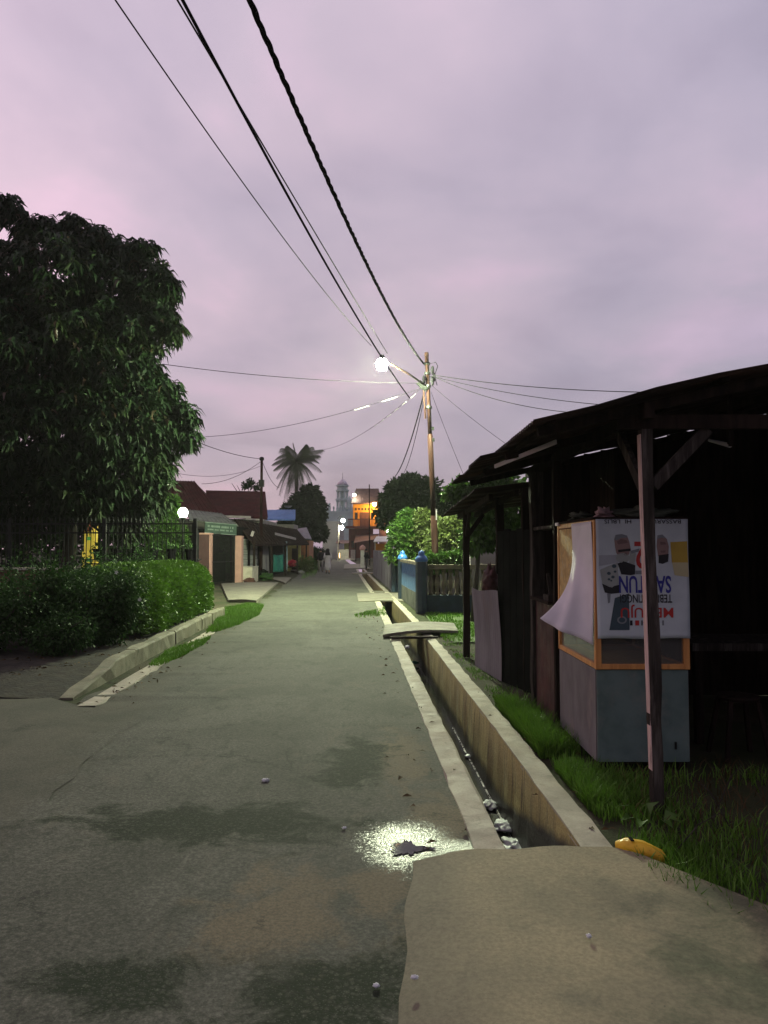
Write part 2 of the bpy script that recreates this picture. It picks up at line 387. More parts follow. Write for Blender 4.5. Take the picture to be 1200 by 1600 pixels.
M['wood_dark'] = mat('dark_wood', (0.026, 0.018, 0.014), (0.013, 0.010, 0.008), 3, 0.95, 0.4, 30, spec=0.06, stretch=(6, 6, 0.8))
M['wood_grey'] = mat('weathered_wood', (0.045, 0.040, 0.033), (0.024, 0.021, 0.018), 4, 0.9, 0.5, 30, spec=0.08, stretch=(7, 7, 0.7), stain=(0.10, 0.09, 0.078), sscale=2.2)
M['wood_skylit'] = mat('skylit_pale_paint', (0.62, 0.47, 0.43), (0.46, 0.35, 0.31), 5, 0.85, 0.5, 30, stretch=(6, 6, 0.8), stain=(0.10, 0.08, 0.07), sscale=3)  # sky light on the post's road side painted in, over paint residue
M['wood_orange'] = mat('varnished_wood', (0.62, 0.30, 0.085), (0.46, 0.20, 0.055), 3, 0.45, 0.2, 25, stretch=(8, 8, 0.8), spec=0.5)
M['rust_roof'] = mat('rusted_zinc', (0.048, 0.030, 0.026), (0.022, 0.015, 0.014), 3, 0.75, 0.3, 25, metal=0.2, stain=(0.085, 0.05, 0.038))
M['teal_board'] = mat('painted_board', (0.125, 0.185, 0.165), (0.085, 0.135, 0.12), 5, 0.75, 0.35, 40, stain=(0.15, 0.18, 0.155), sscale=3)
M['grey_board'] = mat('grey_side_board', (0.17, 0.165, 0.165), (0.12, 0.115, 0.115), 5, 0.8, 0.35, 40, stain=(0.21, 0.19, 0.175), sscale=2.5, stretch=(1, 1, 0.5))
M['red_board'] = mat('dull_red_board', (0.075, 0.026, 0.024), (0.042, 0.018, 0.017), 3, 0.7, 0.3, 30)
M['sheet'] = mat('white_vinyl', (0.66, 0.655, 0.675), (0.57, 0.565, 0.585), 3, 0.6, 0.12, 8, bdist=0.02)
M['poster'] = mat('poster_vinyl', (0.54, 0.62, 0.63), (0.43, 0.50, 0.52), 2.6, 0.55, 0.12, 7, bdist=0.02)
for nm, cc in dict(p_red=(0.45,0.035,0.03), p_blue=(0.035,0.04,0.26), p_black=(0.018,0.02,0.022), p_skin=(0.27,0.185,0.165), p_shade=(0.17,0.11,0.10), p_grey=(0.20,0.23,0.24),
                   p_teal=(0.05,0.085,0.10), p_shirt=(0.32,0.36,0.33), p_yellow=(0.46,0.33,0.05), p_pale=(0.36,0.40,0.42)).items():
    M[nm] = mat(nm.replace('p_', 'print_'), cc, tuple(x*0.88 for x in cc), 6, 0.55, 0.05, 10)
M['print_yellow_pale'] = mat('print_yellow_pale', (0.50, 0.47, 0.27), (0.46, 0.43, 0.24), 6, 0.55, 0.05)
def glass():
    t = NT('dusty_glass'); t.b.inputs['Transmission Weight'].default_value = 0.9; t.b.inputs['Alpha'].default_value = 0.6
    return t.done((0.75, 0.8, 0.75), 0.12, None, 0, 0.5)
M['glass'] = glass()
M['tan_card'] = mat('tan_card', (0.55, 0.40, 0.16), (0.38, 0.27, 0.105), 22, 0.8, 0.3, 50, stain=(0.45, 0.38, 0.22), sscale=14)
M['rag_green'] = mat('rag_green', (0.085, 0.105, 0.075), (0.05, 0.062, 0.045), 12, 0.95, 0.5, 40)
M['rag_pink'] = mat('rag_pink', (0.38, 0.27, 0.26), (0.26, 0.18, 0.18), 12, 0.95, 0.5, 40)
M['zinc'] = mat('grey_zinc', (0.22, 0.215, 0.22), (0.16, 0.155, 0.16), 3, 0.7, 0.2, 20, metal=0.1, stain=(0.17, 0.15, 0.14), sscale=2.2, stretch=(1, 1, 0.4))
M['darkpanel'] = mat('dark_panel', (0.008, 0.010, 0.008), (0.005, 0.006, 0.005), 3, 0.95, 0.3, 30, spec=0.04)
M['yellow'] = mat('yellow_plastic', (0.62, 0.40, 0.02), (0.48, 0.28, 0.015), 9, 0.5, 0.5, 14, bdist=0.02)
M['litter'] = mat('white_litter', (0.62, 0.65, 0.64), (0.45, 0.48, 0.47), 8, 0.6, 0.6, 30)
M['litter_green'] = mat('green_litter', (0.10, 0.42, 0.33), (0.08, 0.28, 0.22), 14, 0.5, 0.5, 30)
M['pole'] = mat('rusty_pole_steel', (0.022, 0.010, 0.0075), (0.014, 0.0065, 0.005), 3, 0.9, 0.3, 30, metal=0.0, spec=0.05, stain=(0.040, 0.025, 0.020), sscale=2, stretch=(4, 4, 0.6))
M['black'] = mat('black_rubber', (0.010, 0.010, 0.011), (0.007, 0.007, 0.008), 8, 0.95, 0.1, 50, spec=0.03)
M['cable_shiny'] = mat('sheathed_cable', (0.03, 0.03, 0.033), (0.02, 0.02, 0.022), 8, 0.8, 0.05, 50, spec=0.1)
M['glint'] = mat('bright_wrap_wire', (0.80, 0.78, 0.80), (0.7, 0.68, 0.7), 8, 0.42, 0.05, 50, metal=0.6, spec=0.8)  # bright material standing in for lamp glints on the cables
M['deadleaf'] = leafmat('dead_leaf', (0.10, 0.065, 0.030), (0.055, 0.045, 0.020), 0.8, 0.1, 0.1)
M['iron'] = mat('black_iron', (0.012, 0.014, 0.012), (0.008, 0.009, 0.008), 6, 0.5, 0.2, 40, metal=0.3)
M['brickred'] = mat('dull_red_wall', (0.12, 0.055, 0.04), (0.07, 0.034, 0.026), 3, 0.9, 0.4, 40)
M['coping'] = mat('pale_coping', (0.48, 0.45, 0.36), (0.36, 0.34, 0.27), 4, 0.85, 0.3, 40)
M['pinkpillar'] = mat('pink_plaster', (0.50, 0.29, 0.23), (0.42, 0.245, 0.20), 3, 0.85, 0.2, 40)
M['pinkshade'] = mat('shaded_pink_plaster', (0.085, 0.045, 0.042), (0.07, 0.038, 0.036), 3, 0.85, 0.2, 40)  # shade on the near pillar's front, put into the plaster colour
M['yellowpillar'] = mat('yellow_paint', (0.58, 0.42, 0.07), (0.48, 0.34, 0.05), 3, 0.7, 0.2, 40)
M['greenmotif'] = mat('green_paint', (0.06, 0.26, 0.06), (0.05, 0.2, 0.05), 3, 0.7, 0.2, 40)
M['redpot'] = mat('red_cap_paint', (0.14, 0.03, 0.02), (0.1, 0.025, 0.02), 3, 0.7, 0.2, 40)
M['fenceblue'] = mat('blue_paint', (0.026, 0.105, 0.30), (0.020, 0.08, 0.23), 5, 0.45, 0.2, 40, spec=0.5)
M['capblue'] = mat('bright_blue_paint', (0.045, 0.19, 0.50), (0.035, 0.15, 0.42), 5, 0.45, 0.2, 40, spec=0.5)
M['paleblue'] = mat('pale_blue_paint', (0.11, 0.24, 0.42), (0.09, 0.19, 0.33), 4, 0.6, 0.2, 40)
M['darkblue'] = mat('dark_blue_paint', (0.018, 0.035, 0.055), (0.012, 0.025, 0.038), 5, 0.45, 0.25, 40, spec=0.5)
M['greygreen'] = mat('mouldy_plaster', (0.135, 0.15, 0.12), (0.085, 0.10, 0.08), 3, 0.85, 0.3, 40, stain=(0.06, 0.065, 0.05))
M['baluster'] = mat('mossy_concrete', (0.17, 0.145, 0.10), (0.10, 0.09, 0.06), 5, 0.9, 0.4, 40, stain=(0.05, 0.05, 0.035), sscale=4)
M['weatherwall'] = mat('streaked_wall', (0.23, 0.235, 0.235), (0.13, 0.135, 0.135), 2.4, 0.9, 0.35, 30, stretch=(2, 2, 0.45), stain=(0.06, 0.06, 0.058), sscale=2.5)
M['greypost'] = mat('grey_concrete_post', (0.26, 0.25, 0.25), (0.2, 0.19, 0.19), 3, 0.85, 0.3, 40)
M['maroon'] = mat('maroon_roof_tiles', (0.050, 0.010, 0.013), (0.034, 0.008, 0.010), 2, 0.9, 0.3, 15, spec=0.05)
M['housewall'] = mat('far_plaster', (0.25, 0.24, 0.21), (0.18, 0.17, 0.15), 1.2, 0.9, 0.2, 20)
M['fascia'] = mat('pale_fascia', (0.40, 0.36, 0.35), (0.3, 0.27, 0.26), 3, 0.8, 0.2, 30)
M['awning'] = mat('rusty_awning', (0.026, 0.017, 0.013), (0.016, 0.011, 0.009), 2, 0.95, 0.3, 20, spec=0.04)
M['greensign'] = mat('dark_green_sign', (0.05, 0.085, 0.06), (0.035, 0.06, 0.045), 3, 0.6, 0.1, 30)
M['greenletter'] = mat('pale_lettering', (0.22, 0.28, 0.23), (0.18, 0.23, 0.19), 3, 0.6, 0.1, 30)
M['paleplank'] = mat('pale_plank', (0.34, 0.36, 0.31), (0.25, 0.27, 0.23), 2, 0.85, 0.3, 30, stretch=(1, 0.3, 4))
M['blueroof'] = mat('blue_roof_sheet', (0.13, 0.25, 0.50), (0.10, 0.20, 0.42), 2, 0.6, 0.2, 20)
M['teal_tarp'] = mat('teal_tarp', (0.02, 0.16, 0.13), (0.015, 0.11, 0.09), 5, 0.6, 0.5, 9, bdist=0.05)
M['cloth_blue'] = mat('pale_blue_cloth', (0.30, 0.40, 0.44), (0.24, 0.33, 0.37), 5, 0.9, 0.3, 12)
M['redbundle'] = mat('red_cloth', (0.50, 0.05, 0.07), (0.36, 0.03, 0.05), 5, 0.8, 0.3, 12)
M['limewall'] = mat('lime_paint', (0.34, 0.36, 0.11), (0.27, 0.29, 0.09), 3, 0.85, 0.2, 30)
M['orangewall'] = mat('faded_orange_wall', (0.30, 0.13, 0.06), (0.22, 0.10, 0.05), 3, 0.85, 0.2, 30)
M['mosque'] = mat('grey_green_plaster', (0.50, 0.62, 0.60), (0.44, 0.54, 0.53), 0.6, 0.9, 0.1, 10)
M['mosquewall'] = mat('grey_mosque_wall', (0.30, 0.30, 0.28), (0.25, 0.25, 0.24), 0.6, 0.9, 0.1, 10)
M['dome'] = mat('dome_metal', (0.5, 0.46, 0.5), (0.42, 0.38, 0.42), 2, 0.35, 0.1, 10, metal=0.6)
M['orange'] = mat('orange_plaster', (0.72, 0.32, 0.035), (0.62, 0.27, 0.03), 1, 0.8, 0.1, 20)
M['brown'] = mat('brown_boarding', (0.155, 0.062, 0.045), (0.11, 0.045, 0.034), 1.5, 0.8, 0.3, 12, stretch=(4, 4, 0.5))
M['brownroof'] = mat('brown_roof', (0.13, 0.075, 0.065), (0.095, 0.055, 0.05), 1.5, 0.8, 0.2, 12)
M['window'] = mat('dark_window', (0.02, 0.015, 0.013), (0.015, 0.012, 0.011), 3, 0.3, 0.05, 30)
M['pinkplaster'] = mat('pink_wall', (0.44, 0.22, 0.17), (0.38, 0.19, 0.15), 1.5, 0.85, 0.1, 20)
M['paleawning'] = mat('pale_awning_sheet', (0.70, 0.72, 0.60), (0.60, 0.62, 0.5), 2, 0.6, 0.2, 20)
M['soil'] = mat('planting_soil', (0.026, 0.023, 0.014), (0.014, 0.014, 0.009), 5, 0.95, 0.6, 25, bdist=0.03)
M['bark'] = mat('bark', (0.055, 0.045, 0.035), (0.03, 0.025, 0.02), 5, 0.95, 0.7, 18, stretch=(3, 3, 0.6), bdist=0.02)
M['palmbark'] = mat('palm_bark', (0.12, 0.10, 0.085), (0.08, 0.068, 0.055), 3, 0.95, 0.5, 10, stretch=(1, 1, 3))
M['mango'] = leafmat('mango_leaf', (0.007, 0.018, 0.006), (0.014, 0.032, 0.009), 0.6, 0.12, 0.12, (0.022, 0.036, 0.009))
M['mango_young'] = leafmat('young_mango_leaf', (0.055, 0.030, 0.018), (0.04, 0.045, 0.016), 0.45, 0.2, 0.4)
M['hedgeleaf'] = leafmat('hedge_leaf', (0.060, 0.145, 0.012), (0.105, 0.215, 0.022), 0.5, 0.2, 0.3)
M['shrubleaf'] = leafmat('shrub_leaf', (0.022, 0.060, 0.014), (0.044, 0.098, 0.022), 0.65, 0.2, 0.12)
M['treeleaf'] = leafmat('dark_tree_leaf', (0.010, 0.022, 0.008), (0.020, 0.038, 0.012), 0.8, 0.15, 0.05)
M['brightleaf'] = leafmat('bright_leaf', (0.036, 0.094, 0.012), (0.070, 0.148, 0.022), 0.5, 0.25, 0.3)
M['yellowleaf'] = leafmat('yellow_green_leaf', (0.058, 0.090, 0.020), (0.105, 0.135, 0.034), 0.5, 0.25, 0.3)
M['palmleaf'] = leafmat('palm_leaflet', (0.034, 0.050, 0.022), (0.055, 0.070, 0.030), 0.5, 0.15, 0.3)
M['grass'] = leafmat('grass_blade', (0.070, 0.175, 0.014), (0.125, 0.26, 0.028), 0.55, 0.25, 0.3)
M['lawnbase'] = mat('lawn_soil', (0.055, 0.10, 0.018), (0.04, 0.075, 0.015), 6, 0.95, 0.4, 40)
M['flower'] = mat('white_petal', (0.75, 0.75, 0.72), (0.65, 0.65, 0.62), 9, 0.7, 0.1, 30)
M['skin'] = mat('skin', (0.33, 0.19, 0.13), (0.28, 0.16, 0.11), 9, 0.6, 0.05, 50)
M['cloth_black'] = mat('black_cloth', (0.012, 0.011, 0.014), (0.009, 0.008, 0.01), 9, 0.9, 0.2, 50)
M['cloth_lilac'] = mat('lilac_cloth', (0.42, 0.38, 0.42), (0.36, 0.32, 0.36), 9, 0.9, 0.2, 30)
M['cloth_dark'] = mat('dark_grey_cloth', (0.04, 0.042, 0.045), (0.03, 0.032, 0.034), 9, 0.9, 0.2, 30)
M['cloth_khaki'] = mat('pale_khaki_cloth', (0.27, 0.26, 0.22), (0.22, 0.21, 0.18), 9, 0.9, 0.2, 30)
M['streetglow'] = emit('street_lamp_glow', (0.90, 1.0, 0.66), 12500.0)
M['streetdim'] = emit('street_lamp_upper_glass', (0.93, 1.0, 0.82), 40.0)
M['globeglow'] = emit('globe_lamp_glow', (0.86, 1.0, 0.60), 260.0)
M['warmglow'] = emit('warm_bulb_glow', (1.0, 0.66, 0.28), 420.0)
M['whiteglow'] = emit('white_bulb_glow', (0.95, 1.0, 0.78), 230.0)
M['postglow'] = emit('lit_shop_light', (1.0, 0.62, 0.22), 6.0)

# ------------------------------------------------------------------ setting: ground, road, drain
YS = [-40, 4, 8, 12, 22, 28, 47, 61, 83, 100, 140, 170]
def xe(y): return float(np.interp(y, YS, [2.0, .465, .315, .155, -.25, -.55, -1.6, -2.3, -3.8, -5.0, -7.5, -9.2]))   # road's right edge
def xl(y): return float(np.interp(y, [-40, 7.5, 14, 24, 40, 52, 61, 83, 100, 140, 170], [-2.6, -3.0, -3.2, -3.75, -4.8, -5.6, -6.0, -6.9, -7.9, -11, -12.6]))
def xi(y): return xe(y) + 0.165
def xr(y): return xe(y) + float(np.interp(y, [-40, 4, 6, 8, 12.2, 15, 22, 30, 170], [.54, .54, .57, .575, .60, .60, .53, .52, .52]))
def xo(y): return xr(y) + 0.18
def stations(y0, y1, fine=0.25, to=30):
    out = []; y = y0
    while y < y1: out.append(y); y += fine if y < to else 3.0
    out.append(y1); return out
def strip(name, edges, ys, mat_, jit=None, kind='structure', parent=None):
    """edges: functions y -> (x, z), swept along the road"""
    m = len(edges); vs = []
    rr = random.Random(name)
    off = [[rr.uniform(-1, 1) for _ in ys] for _ in edges]
    for j, y in enumerate(ys):
        for k, e in enumerate(edges):
            x, z = e(y); a = jit[k] if jit else 0
            vs.append((x + off[k][j]*a, y, z + (off[k][j]*0.3*a if a else 0)))
    b = MB().add(vs, [(j*m+k, j*m+k+1, (j+1)*m+k+1, (j+1)*m+k) for j in range(len(ys)-1) for k in range(m-1)])
    o = b.build(name, mat_, parent)
    if kind: o['kind'] = kind
    return o
YR = stations(-20, 170)
strip('ground', [lambda y: (-700, -.012), lambda y: (xl(y)+.5, -.012), lambda y: (xe(y)-.25, -.012)], YR, M['ground'])
strip('ground', [lambda y: (xo(y)-.012, -.02), lambda y: (xo(y)+1, -.008), lambda y: (700, -.008)], YR, M['ground'])
g = MB().poly([(-700, 170, -.012), (700, 170, -.012), (700, 2200, -.012), (-700, 2200, -.012)]).build('ground', M['ground']); g['kind'] = 'structure'
strip('road', [lambda y: (xl(y) + .10*math.sin(y*2.1) + .07*math.sin(y*5.3), 0.0), lambda y: ((xl(y)+xe(y))/2, .004), lambda y: (xe(y), 0.0)], YR, M['road'], jit=[.05, 0, .006])
YD = stations(-6, 60, .22)
strip('drain_edge', [lambda y: (xe(y)-.004, -.06), lambda y: (xe(y), .010), lambda y: (xi(y)-.015, .016), lambda y: (xi(y), .004), lambda y: (xi(y)+.01, -.62)], YD, M['lip'], jit=[.0, .008, .007, .007, .008])
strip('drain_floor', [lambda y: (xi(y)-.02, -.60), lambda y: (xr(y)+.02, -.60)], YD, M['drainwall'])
strip('drain_water', [lambda y: (xi(y)-.02, -.555), lambda y: (xr(y)+.02, -.555)], YD, M['water'])
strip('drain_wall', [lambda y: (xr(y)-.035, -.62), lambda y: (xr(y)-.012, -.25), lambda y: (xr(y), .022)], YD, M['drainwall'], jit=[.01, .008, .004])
strip('drain_edge', [lambda y: (xr(y)+.001, .0), lambda y: (xr(y)+.004, .026), lambda y: (xo(y)-.02, .028), lambda y: (xo(y)+.015, -.05)], YD, M['lip'], jit=[0, .004, .012, .02])
# thin broken pale line at the wall's foot, lamp glints painted as colour
strip('wet_ledge', [lambda y: (xr(y)-.052, -.5535), lambda y: (xr(y)-.047, -.549 - .012*(math.sin(y*23)+math.sin(y*61) < -.3)), lambda y: (xr(y)-.036, -.5535)], stations(3.0, 9, .03), M['ledge_glint'], jit=[.002, .002, .001])

# side lane joining from the left, and the concrete apron across the drain
ln = MB().poly([(-14, 5.2, .004)] + [tuple(gnd(x, y, .004)) for x, y in ((-20, 1345), (14, 1318), (30, 1296), (66, 1268), (84, 1236), (118, 1214), (128, 1192), (164, 1166), (176, 1150), (205, 1136), (222, 1126), (160, 1108), (118, 1101), (66, 1086))] + [(-14, 8.6, .004)]).build('side_lane', M['road']); ln['kind'] = 'structure'
fe = [gnd(x, y) for x, y in ((600, 1352), (642, 1349), (700, 1341), (790, 1338), (880, 1334), (960, 1338), (1010, 1353), (1090, 1386), (1210, 1432))]
fex, fey = [q.x for q in fe] + [2.2, 3.2], [q.y for q in fe] + [2.75, 2.3]
ra = random.Random(4)
def apfn(u, v):
    far = float(np.interp(.12+2.7*u, fex, fey))
    y = -6 + (far+6)*(1-(1-v)**2.2)
    x0 = float(np.interp(y, [-6, 1.2, 2.46, 3.2, 3.9], [.45, .14, .05, .09, .145])) + .012*math.sin(y*9)
    x = x0 + (2.8-x0)*u
    z = .006 + .040*min(1, (x-x0)/.30)**.7 + .010*math.sin(x*2+y) * min(1, (x-x0)/.5) - .05*max(0, (x-1.5))
    return (x, y + .008*math.sin(x*17)*v, z)
b = MB().grid(apfn, 40, 40); b.grid(lambda u, v: (apfn(u, 1)[0], apfn(u, 1)[1] + .001, apfn(u, 1)[2] - .14*v), 40, 1)
o = b.build('driveway_apron', M['apron'], smooth=False); o['kind'] = 'structure'

# puddle of still water in the hollow
pv = []
for k in range(140):
    t = 2*math.pi*k/140; c_, s_ = math.cos(t), math.sin(t)
    r = 1 + .18*math.sin(2*t+1) + .13*math.sin(5*t+.6) + .10*math.sin(11*t+2) + .07*math.sin(23*t) + .05*math.sin(31*t+1)
    pv.append((PUD.x - .02 + .072*r*c_*(1 + .9*max(0, c_)**5), PUD.y - .025 + .10*r*s_*(1-.72*max(0, c_)**2) - .02*max(0, c_), .0065))
b = MB().poly(pv)
o = b.build('puddle', M['puddle']); o['kind'] = 'structure'
tag(o, 'dark still puddle in the bright wet patch beside the apron')

# slabs over the drain
def slab(pts, z0, z1, name, label, cat, mt, arch=0.0, n=10):
    """four ground corners near-left, near-right, far-right, far-left; arched along its length"""
    a, b_, c_, d_ = [Vector(p) for p in pts]; m = MB()
    top = lambda u, v: (a*(1-u)+b_*u)*(1-v) + (d_*(1-u)+c_*u)*v + Vector((0,0,z1+arch*math.sin(math.pi*u)))
    bot = lambda u, v: (a*(1-u)+b_*u)*(1-v) + (d_*(1-u)+c_*u)*v + Vector((0,0,z0+arch*math.sin(math.pi*u)))
    m.grid(top, n, 1); m.grid(lambda u, v: bot(u, 1-v), n, 1)
    m.grid(lambda u, v: bot(u, 0)*(1-v) + top(u, 0)*v, n, 1); m.grid(lambda u, v: top(u, 1)*(1-v) + bot(u, 1)*v, n, 1)
    m.grid(lambda u, v: bot(0, 1-u)*(1-v) + top(0, 1-u)*v, 1, 1); m.grid(lambda u, v: bot(1, u)*(1-v) + top(1, u)*v, 1, 1)
    base = (a+b_+c_+d_)/4
    return tag(m.build(name, mt, loc=base), label, cat)
slab([(-.02, 13.15, 0), (1.34, 13.75, 0), (1.40, 15.2, 0), (.02, 14.85, 0)], .03, .075, 'concrete_slab', 'arched thin concrete slab bridging the drain by the lawn', 'slab', M['slab'], .045)
t = thing('timber_board', 'dark flat board laid across the drain just before the arched slab', 'board', (.45, 12.6, .03))
MB().beam((.10, 12.82, .062), (.80, 12.86, .062), .16, .035).build('plank', M['wood_dark'], t, bevel=.006)
MB().beam((.12, 13.0, .045), (.93, 13.02, .045), .10, .03).build('plank', M['wood_grey'], t, bevel=.006)
slab([(-.75, 22.3, 0), (.62, 22.6, 0), (.52, 26.6, 0), (-.95, 26.4, 0)], -.03, .014, 'concrete_slab', 'pale concrete drive slab over the drain before the blue gateway', 'slab', M['slab'], .02)
slab([(-1.95, 46.6, 0), (-.4, 46.8, 0), (-.5, 49, 0), (-2.1, 49, 0)], -.02, .04, 'concrete_slab', 'small far slab over the drain beside the streaked grey wall', 'slab', M['slab'], .03)
slab([(-3.1, 58, 0), (-1.0, 58.5, 0), (-2.2, 76, 0), (-3.9, 75, 0)], -.02, .05, 'concrete_slab', 'far pale slab in front of the pale gatepost on the right', 'slab', M['slab'], .02)
b = MB(); b.box((xi(27)-.1, 27.2, -.02), (xr(27)+.1, 27.6, .03)); o = b.build('concrete_slab', M['slab'], loc=(0, 27.4, 0)); tag(o, 'narrow concrete tie across the drain beyond the blue gateway', 'slab')

# litter in the drain and on the road
def lump(name, c, r, mt, label, cat, seed=1, squash=(1, 1, .6), n=10, parent=None, group=None, sharp=.35):
    rr = random.Random(seed); vs = []; m = 7
    ph = [(rr.uniform(0, 6), rr.uniform(0, 6), rr.randint(2, 5), rr.randint(1, 4)) for _ in range(4)]
    b = MB()
    def fn(u, v):
        a = 2*math.pi*u; e = math.pi*(v-.5)
        s = 1 + sum(sharp/2*math.sin(k1*a+p1)*math.sin(k2*2*e+p2) for p1, p2, k1, k2 in ph)
        return (c[0]+r*s*squash[0]*math.cos(a)*math.cos(e), c[1]+r*s*squash[1]*math.sin(a)*math.cos(e), c[2]+r*s*squash[2]*math.sin(e))
    b.grid(fn, n*2, m*2); o = b.build(name, mt, parent, loc=None if parent else c)
    o.data.polygons.foreach_set('use_smooth', [True]*len(o.data.polygons))
    if label: tag(o, label, cat, group)
    return o
for i, (px, py, r, lab) in enumerate([(764, 1256, .06, 'crumpled white plastic bag lying in the drain, farthest of three'), (787, 1290, .07, 'crumpled white plastic bag lying in the drain, middle of three'), (806, 1322, .095, 'wide crumpled plastic bag in the drain tight against the apron')]):
    g = gnd(px, py, -.53); lump('plastic_bag', (g.x, g.y, -.535), r, M['litter'], lab, 'litter', 30+i, (1, 1.45, .38), 16, group='litter in the drain', sharp=.34)
g = gnd(733, 1180, -.53); lump('plastic_scrap', (g.x, g.y, -.54), .035, M['litter'], 'small pale scrap of litter halfway along the drain', 'litter', 51, (1, 1.4, .4))
g = gnd(646, 1018, -.3); lump('plastic_scrap', (g.x, g.y, -.50), .06, M['litter_green'], 'green plastic scrap in the drain under the dark board', 'litter', 52, (1.6, 1, .4))
g = gnd(640, 1016, -.1); lump('plastic_scrap', (g.x-.06, 11.9, .02), .035, M['litter'], 'white scrap on the drain edge below the dark board', 'litter', 53, (1, 1.2, .7))
g = gnd(997, 1343); 
b = MB(); b.tube([(g.x-.09, g.y+.06, .042), (g.x-.05, g.y+.04, .050), (g.x+.02, g.y, .046), (g.x+.09, g.y-.055, .034), (g.x+.125, g.y-.075, .016)], [.024, .042, .046, .036, .010], 10)
o = b.build('plastic_packet', M['yellow'], loc=(g.x, g.y, .01), smooth=True); tag(o, 'yellow plastic packet lying in the grass at the edge of the apron', 'litter')
MB().box((g.x-.035, g.y-.008, .092), (g.x-.020, g.y+.04, .0975)).build('dark_mark', M['black'], o)
g = gnd(920, 1464, .05); lump('paper_scrap', (g.x, g.y, .054), .010, M['litter'], 'tiny white paper scrap on the middle of the apron', 'litter', 60, (1, 1.2, .6))
for i, (px, py, lab) in enumerate([(648, 1553, 'tiny white pebble at the left edge of the apron'), (588, 1545, 'tiny pale pebble on the dark asphalt at the bottom'), (538, 1297, 'round pale pebble on the mud left of the puddle'), (415, 1222, 'pale scrap on the road above the dark asphalt')]):
    g = gnd(px, py); lump('pebble', (g.x, g.y, .012+(.045 if i == 0 else 0)), .010 if i != 3 else .02, M['litter'], lab, 'pebble', 70+i, (1.2, 1, .6))

# kerb and gutter along the planting bed on the left
kb = thing('kerb', None, None, (-3.4, 8, 0), kind='structure')
def kx(y): return float(np.interp(y, [7.9, 17.5], [-3.20, -3.66]))
for y0, y1 in ((7.9, 10.2), (10.21, 12.5), (12.51, 14.7), (14.75, 15.9), (15.98, 17.4)):
    b = MB(); ys = [y0 + (y1-y0)*k/8 for k in range(9)]
    prof = [(0, -.05), (-.005, .19), (-.03, .215), (-.15, .215), (-.165, .02)]; low = lambda y: float(np.interp(y, [7.9, 9.6], [.12, 1.0]))
    vs = []; rr = random.Random(int(y0*10))
    for y in ys:
        for x, z in prof: vs.append((kx(y)+x+rr.uniform(-.016, .012), y, z*(low(y) if z > 0 else 1)+rr.uniform(-.016, .010)))
    m = len(prof)
    b.add(vs, [(j*m+k+1, j*m+k, (j+1)*m+k, (j+1)*m+k+1) for j in range(8) for k in range(m-1)] + [tuple(range(m)), tuple(range(8*m+m-1, 8*m-1, -1))])
    b.build('kerb_block', M['kerb'], kb)
strip('gutter', [lambda y: (kx(y)+.18, .012), lambda y: (kx(y)+.36, .014), lambda y: (kx(y)+.37, -.02)], stations(7.5, 14.2, .3), M['lip'], jit=[.01, .012, .01])
bz = lambda y: float(np.interp(y, [7.9, 9.6], [.004, .13]))
strip('planting_bed', [lambda y: (-14, bz(y)+.01), lambda y: (kx(y)-.9, bz(y)+.02), lambda y: (kx(y)-.14, bz(y)-.01)], stations(7.9, 17.6, .4), M['soil'])
# ramp slabs to the gate on the left
slab([(-4.55, 22.2, 0), (-3.7, 22.0, 0), (-4.75, 34, 0), (-7.1, 33.0, 0)], -.02, .06, 'concrete_ramp', 'broad pale concrete ramp leading up to the green gate', 'ramp', M['slab'], .03)
slab([(-5.0, 36, 0), (-4.35, 33.5, 0), (-4.9, 40, 0), (-6.4, 40.5, 0)], -.02, .05, 'concrete_ramp', 'second smaller concrete ramp beyond the pink pillars', 'ramp', M['slab'], .02)
slab([(-6.35, 51.5, 0), (-5.35, 48, 0), (-5.6, 52, 0), (-6.9, 56, 0)], -.02, .10, 'concrete_ramp', 'far pale slab at the roadside before the red bundle', 'ramp', M['slab'], .02)
# lawn between the drain and the balustrade
lw = MB().poly([(1.15, 12.6, .012), (1.0, 15.2, .012), (.95, 18.1, .012), (6, 18.35, .012), (6, 12.6, .012)]).build('lawn', M['lawnbase']); lw['kind'] = 'structure'

# ------------------------------------------------------------------ the stall on the right
def wobble_post(p, q, w, name, mt, parent, n=7, seed=0, chamf=True):
    rr = random.Random(seed); p = Vector(p); q = Vector(q); b = MB(); vs = []
    for i in range(n+1):
        c_ = p.lerp(q, i/n) + Vector((rr.uniform(-.006, .006), rr.uniform(-.006, .006), 0)); h = w/2*rr.uniform(.92, 1.05)
        for x, y in ((-1,-.93),(-.93,-1),(.93,-1),(1,-.93),(1,.93),(.93,1),(-.93,1),(-1,.93)): vs.append(c_ + Vector((x*h, y*h, 0)))
    fs = [(i*8+k, i*8+(k+1)%8, (i+1)*8+(k+1)%8, (i+1)*8+k) for i in range(n) for k in range(8)]
    fs += [tuple(range(7,-1,-1)), tuple(n*8+k for k in range(8))]
    return b.add(vs, fs).build(name, mt, parent)
st = thing('food_stall', 'open fronted dark timber stall with a sagging corrugated roof', 'stall', (2.6, 6.2, 0))
wobble_post((1.615, 4.53, -.03), (1.575, 4.53, 2.27), .068, 'post', M['wood_grey'], st, 12, 1)
MB().beam((1.5755, 4.53, .25), (1.5385, 4.53, 2.24), .058, .0045, up=(-1, 0, 0)).build('skylit_strip', M['wood_skylit'], st)  # pale strip added to carry the sky light on this side
wobble_post((1.53, 7.56, 0), (1.53, 7.56, 2.32), .13, 'post', M['wood_grey'], st, 8, 2)
wobble_post((1.52, 6.62, 0), (1.52, 6.62, 2.32), .07, 'post', M['wood_dark'], st, 6, 3)
